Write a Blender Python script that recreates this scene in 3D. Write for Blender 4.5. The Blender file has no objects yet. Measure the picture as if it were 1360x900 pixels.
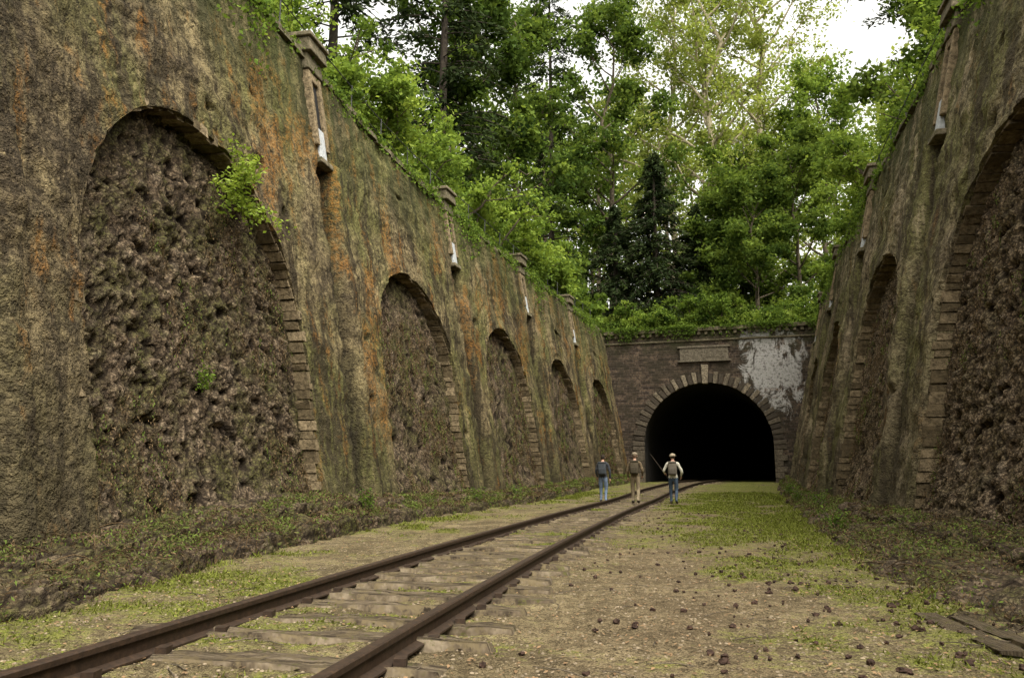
import bpy, math, numpy as np
from mathutils import Vector, Matrix
rng=np.random.default_rng(11)
scene=bpy.context.scene
# ------------------------------------------------------------------ noise
def _h(ix,iy,iz,seed):
    a=ix.astype(np.int64).astype(np.uint64)*np.uint64(73856093)
    b=iy.astype(np.int64).astype(np.uint64)*np.uint64(19349663)
    c=iz.astype(np.int64).astype(np.uint64)*np.uint64(83492791)
    n=(a^b^c)+np.uint64(seed*7919+13)
    M=np.uint64(0xffffffff)
    n&=M; n=((n^(n>>np.uint64(15)))*np.uint64(2246822519))&M
    n=((n^(n>>np.uint64(13)))*np.uint64(3266489917))&M
    n^=n>>np.uint64(16)
    return n.astype(np.float64)/4294967295.
def vn(p,seed=0):
    f=np.floor(p); t=p-f; t=t*t*(3-2*t); i=f
    r=0
    for dx in (0,1):
        for dy in (0,1):
            for dz in (0,1):
                w=(t[:,0] if dx else 1-t[:,0])*(t[:,1] if dy else 1-t[:,1])*(t[:,2] if dz else 1-t[:,2])
                r=r+w*_h(i[:,0]+dx,i[:,1]+dy,i[:,2]+dz,seed)
    return r*2-1
def fbm(p,sc,oc=3,seed=0,g=.5):
    r=0;a=1;q=p*sc
    for k in range(oc):
        r=r+a*vn(q,seed+k);a*=g;q=q*2.03+17.1
    return r
def voro(p,seed=0):
    f=np.floor(p); F1=np.full(len(p),9.);F2=np.full(len(p),9.);ID=np.zeros(len(p))
    for dx in (-1,0,1):
        for dy in (-1,0,1):
            for dz in (-1,0,1):
                c=f+np.array([dx,dy,dz])
                q=np.stack([c[:,k]+_h(c[:,0],c[:,1],c[:,2],seed+k) for k in range(3)],1)
                d=np.sqrt(((q-p)**2).sum(1))
                idv=_h(c[:,0],c[:,1],c[:,2],seed+9)
                m=d<F1
                F2=np.where(m,F1,np.minimum(F2,d)); ID=np.where(m,idv,ID); F1=np.where(m,d,F1)
    return F1,F2,ID
def sst(a,b,x):
    t=np.clip((x-a)/(b-a),0,1); return t*t*(3-2*t)
# ------------------------------------------------------------------ mesh helpers
def mk(name,verts,faces,mat=None,attrs=None,smooth=True,parent=None,mats=None,midx=None):
    verts=np.asarray(verts,dtype=np.float32)
    if not isinstance(faces,list): faces=[faces]
    faces=[np.asarray(f,dtype=np.int32) for f in faces if len(f)]
    me=bpy.data.meshes.new(name)
    me.vertices.add(len(verts)); me.vertices.foreach_set('co',verts.ravel())
    li=np.concatenate([f.ravel() for f in faces])
    lt=np.concatenate([np.full(len(f),f.shape[1],dtype=np.int32) for f in faces])
    ls=np.concatenate([[0],np.cumsum(lt)[:-1]]).astype(np.int32)
    me.loops.add(len(li)); me.loops.foreach_set('vertex_index',li)
    me.polygons.add(len(lt)); me.polygons.foreach_set('loop_start',ls); me.polygons.foreach_set('loop_total',lt)
    me.polygons.foreach_set('use_smooth',np.full(len(lt),bool(smooth)))
    me.update(calc_edges=True); me.validate()
    if attrs:
        for k,v in attrs.items():
            a=me.attributes.new(k,'FLOAT','POINT'); a.data.foreach_set('value',np.asarray(v,dtype=np.float32))
    ob=bpy.data.objects.new(name,me); scene.collection.objects.link(ob)
    for m in (mats or ([mat] if mat else [])): me.materials.append(m)
    if midx is not None: me.polygons.foreach_set('material_index',np.asarray(midx,dtype=np.int32))
    if parent: ob.parent=parent
    return ob
def empty(name,loc=(0,0,0)):
    o=bpy.data.objects.new(name,None); scene.collection.objects.link(o); o.empty_display_size=.3; return o
def gridf(nr,nc,base=0,flip=False):
    r,c=np.meshgrid(np.arange(nr-1),np.arange(nc-1),indexing='ij')
    a=(r*nc+c).ravel()+base
    f=np.stack([a,a+1,a+nc+1,a+nc],1)
    return f[:,::-1] if flip else f
class Acc:
    def __init__(s): s.v=[];s.f4=[];s.f3=[];s.n=0;s.t=[]
    def add(s,v,f,t=None):
        v=np.asarray(v,float); f=np.asarray(f)
        s.v.append(v)
        if len(f): (s.f4 if f.shape[1]==4 else s.f3).append(f+s.n)
        s.n+=len(v)
        s.t.append(np.full(len(v),.5) if t is None else (np.full(len(v),float(t)) if np.isscalar(t) else np.asarray(t)))
    def ob(s,name,mat,**k):
        fs=[]
        if s.f4: fs.append(np.concatenate(s.f4))
        if s.f3: fs.append(np.concatenate(s.f3))
        return mk(name,np.concatenate(s.v),fs,mat,attrs={'tint':np.concatenate(s.t)},**k)
BF=np.array([[0,3,2,1],[4,5,6,7],[0,1,5,4],[1,2,6,5],[2,3,7,6],[3,0,4,7]])
def boxv(x0,x1,y0,y1,z0,z1):
    return np.array([[x0,y0,z0],[x1,y0,z0],[x1,y1,z0],[x0,y1,z0],[x0,y0,z1],[x1,y0,z1],[x1,y1,z1],[x0,y1,z1]],float)
def tube(acc,pts,rad,sides=6,t=.5,cap=True):
    pts=np.asarray(pts,float); n=len(pts); rad=np.broadcast_to(rad,(n,))
    d=np.gradient(pts,axis=0); d/=np.linalg.norm(d,axis=1)[:,None]+1e-9
    up=np.array([0,0,1.]) if abs(d[0,2])<.9 else np.array([1.,0,0])
    a=np.cross(d,up); a/=np.linalg.norm(a,axis=1)[:,None]+1e-9
    b=np.cross(d,a)
    th=np.linspace(0,2*np.pi,sides,endpoint=False)
    v=(pts[:,None]+rad[:,None,None]*(a[:,None]*np.cos(th)[None,:,None]+b[:,None]*np.sin(th)[None,:,None])).reshape(-1,3)
    i,j=np.meshgrid(np.arange(n-1),np.arange(sides),indexing='ij')
    i=i.ravel();j=j.ravel();k=(j+1)%sides
    f=np.stack([i*sides+j,i*sides+k,(i+1)*sides+k,(i+1)*sides+j],1)
    acc.add(v,f,t)
def leafquads(c,size,asp=.5,up=.6,size_var=.35,R=rng,direc=None):
    n=len(c); size=np.broadcast_to(size,(n,))*(1+size_var*R.uniform(-1,1,n))
    nr=R.normal(size=(n,3)); nr/=np.linalg.norm(nr,axis=1)[:,None]; nr[:,2]=nr[:,2]+up; nr/=np.linalg.norm(nr,axis=1)[:,None]
    a=R.normal(size=(n,3)) if direc is None else direc+R.normal(size=(n,3))*.3
    a-=nr*(a*nr).sum(1)[:,None]; a/=np.linalg.norm(a,axis=1)[:,None]+1e-9
    b=np.cross(nr,a)
    L=size[:,None]*.5; W=L*asp
    v=np.stack([c-a*L,c+b*W-a*L*.15,c+a*L-nr*L*.25,c-b*W-a*L*.15],1).reshape(-1,3)
    f=np.arange(4*n).reshape(n,4)
    return v,f
# ------------------------------------------------------------------ materials
class NT:
    def __init__(s,name,rough=.9,spec=.2):
        s.m=bpy.data.materials.new(name); s.m.use_nodes=True; s.t=s.m.node_tree; s.N=s.t.nodes; s.L=s.t.links
        s.b=s.N['Principled BSDF']; s.b.inputs['Roughness'].default_value=rough
        s.b.inputs['Specular IOR Level'].default_value=spec
        s.co=s.N.new('ShaderNodeTexCoord').outputs['Object']
    def lk(s,v,i):
        if isinstance(v,(int,float)): i.default_value=v
        elif isinstance(v,(tuple,list)): i.default_value=tuple(v)+((1,) if len(v)==3 and len(i.default_value)==4 else ())
        else: s.L.new(v,i)
    def map(s,sc,rot=(0,0,0),vec=None):
        n=s.N.new('ShaderNodeMapping'); n.inputs['Scale'].default_value=sc; n.inputs['Rotation'].default_value=rot
        s.L.new(vec or s.co,n.inputs['Vector']); return n.outputs[0]
    def noise(s,sc,det=4,ro=.6,vec=None,dist=0,col=False):
        n=s.N.new('ShaderNodeTexNoise'); n.inputs['Scale'].default_value=sc; n.inputs['Detail'].default_value=det
        n.inputs['Roughness'].default_value=ro; n.inputs['Distortion'].default_value=dist
        s.L.new(vec or s.co,n.inputs['Vector']); return n.outputs['Color' if col else 'Fac']
    def vor(s,sc,feat='F1',out='Distance',vec=None):
        n=s.N.new('ShaderNodeTexVoronoi'); n.feature=feat; n.inputs['Scale'].default_value=sc
        s.L.new(vec or s.co,n.inputs['Vector']); return n.outputs[out]
    def ramp(s,f,st):
        n=s.N.new('ShaderNodeValToRGB'); e=n.color_ramp.elements
        while len(e)<len(st): e.new(.5)
        for k,(p,c) in enumerate(st):
            e[k].position=p; e[k].color=(c,c,c,1) if isinstance(c,(int,float)) else tuple(c)+(1,)
        s.lk(f,n.inputs[0]); return n.outputs[0]
    def mix(s,f,a,b,mode='MIX'):
        n=s.N.new('ShaderNodeMix'); n.data_type='RGBA'; n.blend_type=mode
        s.lk(f,n.inputs[0]); s.lk(a,n.inputs[6]); s.lk(b,n.inputs[7]); return n.outputs[2]
    def math(s,op,a,b=0):
        n=s.N.new('ShaderNodeMath'); n.operation=op; s.lk(a,n.inputs[0]); s.lk(b,n.inputs[1]); return n.outputs[0]
    def attr(s,k):
        n=s.N.new('ShaderNodeAttribute'); n.attribute_name=k; return n.outputs['Fac']
    def xyz(s,vec=None):
        n=s.N.new('ShaderNodeSeparateXYZ'); s.L.new(vec or s.co,n.inputs[0]); return n.outputs
    def comb(s,x,y,z):
        n=s.N.new('ShaderNodeCombineXYZ'); s.lk(x,n.inputs[0]); s.lk(y,n.inputs[1]); s.lk(z,n.inputs[2]); return n.outputs[0]
    def bump(s,h,st=.5,d=.02,prev=None):
        n=s.N.new('ShaderNodeBump'); n.inputs['Strength'].default_value=st; n.inputs['Distance'].default_value=d
        s.L.new(h,n.inputs['Height'])
        if prev: s.L.new(prev,n.inputs['Normal'])
        return n.outputs[0]
    def done(s,col,nrm=None,rough=None):
        s.lk(col,s.b.inputs['Base Color'])
        if nrm is not None: s.L.new(nrm,s.b.inputs['Normal'])
        if rough is not None: s.lk(rough,s.b.inputs['Roughness'])
        return s.m
def simple(name,col,var=.4,sc=8,rough=.85,bump=.3,bd=.01,metal=0):
    n=NT(name,rough); a=n.noise(sc,3)
    c2=tuple(x*(1-var) for x in col); c3=tuple(min(1,x*(1+var)) for x in col)
    n.b.inputs['Metallic'].default_value=metal
    return n.done(n.ramp(a,[(.3,c2),(.7,c3)]),n.bump(n.noise(sc*5,2),bump,bd))
def wallmat(name,light,dark,lich,lth,near):
    n=NT(name,.95,.1)
    mid=n.noise(1.7,4,.72); fine=n.noise(10,4,.82)
    st=n.noise(2.0,4,.72,vec=n.map((1,1,.10)))
    big=n.noise(.38,2,.6)
    stone=n.vor(3.6,'DISTANCE_TO_EDGE',vec=n.map((1,1,1.5)))
    X=n.xyz()
    c=n.mix(n.ramp(mid,[(.36,0.),(.62,1.)]),dark,light)
    c=n.mix(n.ramp(big,[(.42,0.),(.60,.8)]),c,(.115,.115,.034))
    c=n.mix(n.ramp(st,[(.48,0.),(.57,.85)]),c,tuple(x*.4 for x in dark))
    c=n.mix(n.ramp(st,[(.3,.75),(.42,0.)]),c,tuple(min(1,x*1.3) for x in light))
    nm=n.math('MULTIPLY',n.ramp(n.math('DIVIDE',n.math('ADD',X[1],n.math('MULTIPLY',mid,4.)),20.),[(.5,near),(.85,0.)]),n.ramp(mid,[(.3,1.),(.7,.55)]))  # near end darkened in colour, standing in for shade of overhanging trees
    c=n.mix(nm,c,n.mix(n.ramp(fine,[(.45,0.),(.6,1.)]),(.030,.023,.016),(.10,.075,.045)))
    lm=n.math('MULTIPLY',n.ramp(n.noise(.75,4,.78,vec=n.map((1,1,.35))),[(lth,0.),(lth+.08,1.)]),n.ramp(fine,[(.42,0.),(.56,1.)]))
    c=n.mix(n.math('MULTIPLY',lm,lich),c,(.23,.098,.017))
    c=n.mix(n.ramp(fine,[(.36,.9),(.53,0.)]),c,tuple(x*.28 for x in dark))
    c=n.mix(n.ramp(fine,[(.60,0.),(.72,.6)]),c,tuple(min(1,x*1.45) for x in light))
    sm=n.math('MULTIPLY',n.ramp(stone,[(.02,.6),(.09,0.)]),n.ramp(mid,[(.40,1.),(.52,.15)]))
    c=n.mix(sm,c,tuple(x*.3 for x in dark))
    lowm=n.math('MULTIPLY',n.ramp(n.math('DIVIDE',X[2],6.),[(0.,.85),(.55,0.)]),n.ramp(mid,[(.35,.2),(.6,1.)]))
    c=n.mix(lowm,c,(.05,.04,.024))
    topm=n.math('MULTIPLY',n.ramp(n.math('DIVIDE',X[2],11.),[(.72,0.),(.98,.85)]),n.ramp(st,[(.35,.1),(.6,1.)]))
    c=n.mix(topm,c,(.055,.062,.02))
    c=n.mix(n.attr('damp_shade'),c,(.018,.015,.010))  # painted shade of groove and pits, together with damp streaks
    return n.done(c,n.bump(n.noise(9,3,.8),1.,.09))
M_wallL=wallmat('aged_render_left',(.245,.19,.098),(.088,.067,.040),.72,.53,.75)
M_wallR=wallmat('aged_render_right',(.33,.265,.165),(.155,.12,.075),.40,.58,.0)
def rubblemat(name,tone=1.,green=.5):
    n=NT(name,.97,.08)
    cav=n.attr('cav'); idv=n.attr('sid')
    base=n.ramp(idv,[(0.,(.19*tone,.135*tone,.085*tone)),(.35,(.30*tone,.215*tone,.135*tone)),(.7,(.46*tone,.34*tone,.22*tone)),(1.,(.25*tone,.195*tone,.135*tone))])
    fine=n.noise(15,3,.82); mid=n.noise(1.3,4,.7); v=n.vor(22)
    c=n.mix(n.ramp(fine,[(.38,.8),(.57,0.)]),base,(.050,.036,.023))
    c=n.mix(n.math('MULTIPLY',n.ramp(mid,[(.44,0.),(.6,1.)]),green),c,(.085,.085,.024))
    c=n.mix(n.ramp(v,[(.38,.0),(.60,.75)]),c,(.035,.026,.018))
    c=n.mix(n.ramp(cav,[(.06,.95),(.40,0.)]),c,(.018,.013,.009))  # crevice and hole shade put into the stone colour
    return n.done(c,n.bump(fine,1.,.07))
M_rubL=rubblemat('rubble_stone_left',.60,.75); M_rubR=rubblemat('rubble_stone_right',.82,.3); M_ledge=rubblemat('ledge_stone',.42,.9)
def blockmat(name,ca,cb,dk):
    n=NT(name,.95,.1); t=n.attr('tint'); f=n.noise(9,4,.78)
    c=n.mix(t,ca,cb); c=n.mix(n.ramp(f,[(.38,.85),(.62,0.)]),c,dk)
    return n.done(c,n.bump(f,.9,.04))
M_vous=blockmat('arch_stone',(.12,.09,.05),(.31,.235,.14),(.05,.038,.022))
M_tstone=blockmat('portal_stone',(.05,.04,.03),(.38,.31,.21),(.05,.04,.03))
M_cope=blockmat('coping_stone',(.11,.09,.06),(.22,.18,.12),(.05,.048,.022))
M_plate=simple('pale_plate',(.36,.37,.37),.3,14)
M_dark=simple('plain_black',(.012,.011,.010),.3,3)  # black colour stands in for shade in niche recess and tunnel end
M_iron=simple('dark_iron',(.05,.05,.045),.5,9,.6)
n=NT('sooty_brick',.95,.1); X=n.xyz()
vec=n.comb(X[0],X[2],0.)
br=n.N.new('ShaderNodeTexBrick'); n.L.new(vec,br.inputs['Vector']); br.inputs['Scale'].default_value=1
br.inputs['Brick Width'].default_value=.42; br.inputs['Row Height'].default_value=.17; br.inputs['Mortar Size'].default_value=.018; br.inputs['Mortar Smooth'].default_value=.3
br.inputs['Color1'].default_value=(.045,.032,.024,1); br.inputs['Color2'].default_value=(.20,.14,.095,1); br.inputs['Mortar'].default_value=(.13,.105,.085,1); br.inputs['Bias'].default_value=-.1
f=n.noise(5,4,.8); big=n.noise(.7,4,.65)
c=n.mix(n.ramp(f,[(.38,.9),(.58,0.)]),br.outputs['Color'],(.026,.020,.016))
c=n.mix(n.ramp(big,[(.4,.0),(.6,.75)]),c,(.04,.034,.022))
dx=n.math('DIVIDE',n.math('SUBTRACT',X[0],9.1),1.5); dz=n.math('DIVIDE',n.math('SUBTRACT',X[2],7.6),2.1)
rr=n.math('SQRT',n.math('ADD',n.math('MULTIPLY',dx,dx),n.math('MULTIPLY',dz,dz)))
msk=n.ramp(n.math('SUBTRACT',n.math('ADD',n.math('MULTIPLY',n.noise(1.1,6,.74,vec=n.map((1,1,.5)),dist=.8),2.4),-.20),n.math('MULTIPLY',rr,.46)),[(.42,0.),(.60,.85)])
c=n.mix(n.math('MULTIPLY',msk,n.ramp(f,[(.38,0.2),(.50,1.)])),c,(.46,.44,.41))
gm=n.math('MULTIPLY',n.ramp(n.math('DIVIDE',X[2],11.),[(.8,0.),(.97,.8)]),n.ramp(big,[(.4,0.),(.6,1.)]))
c=n.mix(gm,c,(.05,.06,.02))
M_brick=n.done(c,n.bump(n.math('SUBTRACT',f,br.outputs['Fac']),.8,.05))
# ground
n=NT('gravel_and_moss',.97,.1)
ga=n.attr('grass'); pa=n.attr('path'); mid=n.noise(1.1,4,.74); f=n.noise(9,4,.8); g=n.noise(62,2,.8)
c=n.mix(n.ramp(mid,[(.38,0.),(.62,1.)]),(.12,.092,.048),(.29,.23,.125))
c=n.mix(n.math('MULTIPLY',pa,.4),c,(.205,.145,.09))
c=n.mix(n.ramp(f,[(.38,.8),(.54,0.)]),c,(.07,.052,.028))
gg=n.math('ADD',ga,n.math('MULTIPLY',n.math('SUBTRACT',f,.5),2.2)); gg=n.math('ADD',gg,n.math('MULTIPLY',n.math('SUBTRACT',mid,.5),2.0))
c=n.mix(n.ramp(gg,[(.22,0.),(.72,.88)]),c,n.mix(n.ramp(f,[(.35,0.),(.65,1.)]),(.08,.088,.018),(.205,.215,.040)))
c=n.mix(n.ramp(g,[(.38,.85),(.5,0.)]),c,(.033,.025,.015))
c=n.mix(n.ramp(g,[(.60,0.),(.72,.65)]),c,(.42,.35,.22))
M_ground=n.done(c,n.bump(n.math('ADD',n.math('MULTIPLY',g,.4),f),1.,.06))
n=NT('forest_floor',1.,.05)
M_floor=n.done(n.ramp(n.noise(.8,5,.7),[(.35,(.035,.03,.015)),(.65,(.05,.065,.02))]))
n=NT('sleeper_wood',.95,.1); v2=n.comb(n.math('MULTIPLY',n.attr('lu'),1.2),n.math('MULTIPLY',n.attr('lv'),22.),n.attr('lw'))
w=n.noise(2.5,4,.78,vec=v2); f=n.noise(7,4,.75)
c=n.ramp(w,[(.36,(.026,.019,.013)),(.5,(.105,.080,.052)),(.66,(.22,.175,.12))])
c=n.mix(n.ramp(f,[(.50,0.),(.58,.85)]),c,(.14,.108,.06))
c=n.mix(n.ramp(f,[(.34,.8),(.42,0.)]),c,(.08,.078,.022))
M_sleeper=n.done(c,n.bump(w,1.,.035))
n=NT('rusty_rail',.6,.35); n.b.inputs['Metallic'].default_value=.2; f=n.noise(20,3,.7)
M_rail=n.done(n.ramp(f,[(.3,(.022,.014,.009)),(.6,(.05,.03,.018)),(.8,(.10,.058,.03))]),n.bump(f,.4,.006))
M_bark=simple('bark',(.12,.095,.065),.5,6,.95,.8,.03); M_barkp=simple('pale_bark',(.34,.29,.19),.4,6,.95,.6,.02); M_barkd=simple('dark_bark',(.045,.035,.025),.5,6)
def leafmat(name,stops,tr=.4):
    n=NT(name,.6,.2); t=n.attr('tint')
    c=n.ramp(t,stops)
    df=n.N.new('ShaderNodeBsdfDiffuse'); n.L.new(c,df.inputs[0])
    tl=n.N.new('ShaderNodeBsdfTranslucent'); n.L.new(n.mix(1.,c,(1.,.97,.6),'MULTIPLY'),tl.inputs[0])
    ms=n.N.new('ShaderNodeMixShader'); ms.inputs[0].default_value=tr
    n.L.new(df.outputs[0],ms.inputs[1]); n.L.new(tl.outputs[0],ms.inputs[2]); n.L.new(ms.outputs[0],n.N['Material Output'].inputs[0])
    n.N.remove(n.b)
    return n.m
M_leafB=leafmat('spring_leaf',[(0.,(.032,.058,.014)),(.4,(.11,.17,.032)),(.75,(.225,.31,.055)),(1.,(.33,.41,.085))],.45)
M_leafM=leafmat('deciduous_leaf',[(0.,(.020,.038,.011)),(.45,(.085,.135,.029)),(1.,(.24,.315,.062))],.45)
M_leafY=leafmat('yellow_green_leaf',[(0.,(.11,.145,.030)),(.5,(.26,.31,.075)),(1.,(.41,.45,.13))],.5)
M_need=leafmat('conifer_needles',[(0.,(.010,.016,.008)),(.5,(.032,.046,.018)),(1.,(.09,.115,.036))],.12)
M_dry=leafmat('dry_stems_and_moss',[(0.,(.032,.022,.013)),(.4,(.105,.070,.038)),(.7,(.20,.14,.075)),(.85,(.09,.11,.028)),(1.,(.13,.18,.038))],.15)
M_grass=leafmat('grass_blades',[(0.,(.07,.07,.018)),(.5,(.14,.16,.03)),(1.,(.23,.25,.055))],.3)
M_litter=simple('leaf_litter',(.20,.125,.065),.6,3)
M_stone=simple('gravel_stone',(.23,.18,.12),.5,5)
M_cone=simple('pine_cone_brown',(.045,.026,.018),.6,30)
# ------------------------------------------------------------------ walls geometry
def smoothcurve(cp,step=.1,sm=1.6):
    cp=np.array(cp,float); y=np.arange(cp[0,0],cp[-1,0]+step*.5,step)
    ye=np.arange(cp[0,0]-6,cp[-1,0]+6,step)
    x=np.interp(ye,cp[:,0],cp[:,1])
    sl0=(cp[1,1]-cp[0,1])/(cp[1,0]-cp[0,0]); sl1=(cp[-1,1]-cp[-2,1])/(cp[-1,0]-cp[-2,0])
    x=np.where(ye<cp[0,0],cp[0,1]+sl0*(ye-cp[0,0]),x); x=np.where(ye>cp[-1,0],cp[-1,1]+sl1*(ye-cp[-1,0]),x)
    k=np.exp(-.5*(np.arange(-40,41)*step/sm)**2); k/=k.sum()
    xs=np.convolve(x,k,'same')
    return y,np.interp(y,ye,xs)
def gz(y): return .5*sst(27,51,np.asarray(y,float))
class Wall:
    def __init__(s,cp,side):
        s.y,s.x=smoothcurve(cp); s.side=side
        t=np.stack([np.gradient(s.x),np.gradient(s.y)],1); t/=np.linalg.norm(t,axis=1)[:,None]
        s.n=np.stack([-t[:,1],t[:,0]],1)*(1 if side<0 else -1); s.t=t
        s.s=np.concatenate([[0],np.cumsum(np.hypot(np.diff(s.x),np.diff(s.y)))])
    def sy(s,y): return float(np.interp(y,s.y,s.s))
    def ys(s,q): return np.interp(q,s.s,s.y)
    def top(s,q): return 10.6+.45*(1-sst(14,26,s.ys(q)))
    def oz(s,z):
        z=np.maximum(z,-1)
        return (.165*z+.0005*z*z) if s.side<0 else (.2*z+.0013*z*z)
    def pos(s,q,z,d):
        q=np.asarray(q,float); z=np.asarray(z,float); d=np.asarray(d,float)
        bx=np.interp(q,s.s,s.x); by=np.interp(q,s.s,s.y); nx=np.interp(q,s.s,s.n[:,0]); ny=np.interp(q,s.s,s.n[:,1])
        o=s.oz(z)-d
        return np.stack([bx+nx*o,by+ny*o,z+0*bx],-1)
WL=Wall([(-14,-4.95),(0,-4.95),(3,-4.95),(6,-4.85),(9.3,-4.6),(12.1,-4.22),(15,-3.70),(18,-3.15),(22.7,-2.05),(31.5,.58),(40.2,3.4),(49,6.4),(53.4,7.95)],-1)
WR=Wall([(-14,5.8),(0,5.8),(4,5.9),(8,6.1),(12,6.6),(15,7.2),(17.3,7.75),(21.2,8.7),(25.9,9.9),(31.2,11.35),(36.3,12.85),(44,15.2),(50.4,17.25)],1)
ARCH={-1:[(-7.2,2.9,4.),(2.4,2.9,4.),(12.5,3.32,3.55),(22.8,2.9,4.),(31.7,2.9,4.),(40.4,2.9,4.),(49.0,2.9,4.)],1:[(-7,2.9,4.),(2.6,2.9,4.),(12.,3.1,3.8),(21.4,2.9,4.),(30.9,2.9,4.),(40.3,2.9,4.)]}
PIER={-1:[-2.4,7.3,17.8,27.2,36.,44.7],1:[-2.2,7.3,16.9,26.1,35.8,45.3]}
DEP=.45; GW=.27
def build_wall(W,name,mw,mr):
    par=empty(name)
    arcs=[(W.sy(a),r,z) for a,r,z in ARCH[W.side]]; prs=[W.sy(a) for a in PIER[W.side]]
    S1=W.s[-1]
    V=[];F=[];nb=0;DM=[]
    flip=(W.side>0)
    r2=np.random.default_rng(3); pits=[(r2.uniform(0,S1),r2.uniform(1.5,9.9),r2.uniform(.06,.15)) for k in range(60)]
    def disp(q,z):
        p=W.pos(q,z,0*z)
        d=.07*fbm(p,.5,3,1)+.045*fbm(p,2.6,3,5)+.03*fbm(p,8,2,8)
        dm=0*z
        for pc in prs:
            qw=q+.03*vn(np.stack([z*.8,0*z+pc,0*z],1),4)
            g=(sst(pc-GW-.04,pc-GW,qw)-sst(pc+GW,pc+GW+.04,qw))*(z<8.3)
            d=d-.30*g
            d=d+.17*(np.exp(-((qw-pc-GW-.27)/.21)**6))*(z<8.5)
            dm=np.maximum(dm,.8*g); dm=np.maximum(dm,(.30+.35*vn(np.stack([z*1.3,q*3,0*z],1),9))*np.exp(-((qw-pc+.1)/.45)**2)*sst(.5,3,10-z))  # groove shade painted in, then a damp streak down the pier
        for a,b,rr in pits:
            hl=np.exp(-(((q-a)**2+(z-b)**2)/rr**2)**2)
            d=d-.2*hl; dm=np.maximum(dm,.8*hl)  # pits sunk and their shade painted in
        sn_=vn(np.stack([q*1.9,z*.05,0*z],1),21); ln_=1.2+3.2*np.clip(vn(np.stack([q*.9,0*z,0*z],1),23)+.4,0,1.4)
        dm=np.maximum(dm,.72*np.clip(sn_*1.9,0,1)*np.clip(1-(W.top(q)-z)/ln_,0,1))
        return d,dm
    def front(qs,zlo):
        nonlocal nb
        nr=130
        fr=np.linspace(0,1,nr)
        tops=W.top(qs)
        Z=zlo[None,:]+(tops-zlo)[None,:]*fr[:,None]; Q=np.repeat(qs[None,:],nr,0)
        q=Q.ravel(); z=Z.ravel()
        d,dm=disp(q,z)
        p=W.pos(q,z,d)
        V.append(p); F.append(gridf(nr,len(qs),nb,flip)); nb+=len(p); DM.append(np.clip(dm,0,1))
    segs=[]
    cur=0.
    for a,r,zs in arcs:
        segs.append(('p',cur,a-r,0)); segs.append(('a',a,r,zs)); cur=a+r
    segs.append(('p',cur,S1,0))
    for k,a,b,zs in segs:
        if k=='p':
            if b<=a: continue
            q=[a]
            while q[-1]<b:
                yy=abs(W.ys(q[-1])); q.append(q[-1]+max(.055,.0060*yy))
            q=np.array(q[:-1]+[b])
            for pc in prs:
                if a<pc<b: q=np.sort(np.concatenate([q,[pc-GW-.04,pc-GW-.02,pc-GW,pc+GW,pc+GW+.02,pc+GW+.04]]))
            front(q,np.zeros(len(q))-.3)
        else:
            yy=abs(W.ys(a)); m=int(2*b/max(.06,.0060*yy))
            u=-b*np.cos(np.linspace(0,np.pi,m))
            front(a+u,zs+np.sqrt(np.maximum(0,b*b-u*u)))
    ob=mk('wall_face',np.concatenate(V),np.concatenate(F),mw,attrs={'damp_shade':np.concatenate(DM)},parent=par)
    VA=Acc(); PV=[];PF=[];pn=0;cav=[];sid=[]; RV=[];RF=[];rn=0
    for a,R0,ZS in arcs:
        yy=float(W.ys(a))
        L=[(-R0,z) for z in np.linspace(-.3,ZS,40)]+[(-R0*math.cos(t),ZS+R0*math.sin(t)) for t in np.linspace(0,math.pi,90)[1:-1]]+[(R0,z) for z in np.linspace(ZS,-.3,40)]
        L=np.array(L); nd=5
        d0,_=disp(a+L[:,0],L[:,1])
        q=np.tile(a+L[:,0],nd); z=np.tile(L[:,1],nd)
        d=np.concatenate([d0+.012,d0*.5-.1]+[0*d0+v_ for v_ in (-.3,-.5,-.75)])
        p=W.pos(q,z,d); RV.append(p); RF.append(gridf(nd,len(L),rn,flip)); rn+=len(p)
        seg=np.hypot(*np.diff(L,axis=0).T); cs=np.concatenate([[0],np.cumsum(seg)])
        t=.1
        while t<cs[-1]-.3:
            ln=rng.uniform(.14,.26)
            a0=np.array([np.interp(t,cs,L[:,0]),np.interp(t,cs,L[:,1])]); a1=np.array([np.interp(t+ln-.025,cs,L[:,0]),np.interp(t+ln-.025,cs,L[:,1])])
            m=(a0+a1)/2; dirv=(a1-a0)/(np.linalg.norm(a1-a0)+1e-9)
            inn=np.array([dirv[1],-dirv[0]])
            cen=np.array([0,min(m[1],ZS)])
            if np.dot(cen-m,inn)<0: inn=-inn
            pr=rng.uniform(.02,.07); pf=rng.uniform(-.10,-.02); db=-DEP-.25
            c=[a0+inn*pr,a1+inn*pr,a1-inn*.12,a0-inn*.12]
            vv=[]
            for dd in (pf,db):
                for cc in c:
                    j=rng.normal(0,.012,2); vv.append(W.pos(a+cc[0]+j[0],cc[1]+j[1],dd))
            VA.add(np.array(vv).reshape(8,3),BF,rng.uniform(0,1)**1.3)
            t+=ln
        st=max(.030,.0038*abs(yy)); 
        if yy<0: st=.2
        nc=int((2*R0+.1)/st); nr=int(6.9/st)
        u=np.linspace(-R0-.02,R0+.02,nc); fr=np.linspace(0,1,nr)
        za=ZS+np.sqrt(np.maximum(0,(R0+.02)**2-u*u))
        Z=(-.3+(za+.3)[None,:]*fr[:,None]).ravel(); Q=np.repeat((a+u)[None,:],nr,0).ravel()
        pp=np.stack([Q,0*Q,Z],1)
        warp=np.stack([fbm(pp,2.5,3,31),0*Q,fbm(pp,2.5,3,37)],1)*.12
        f1,f2,idv=voro((pp+warp)*np.array([6.8,1,9.5])+np.array([0,.5+a,0]),40)
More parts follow.
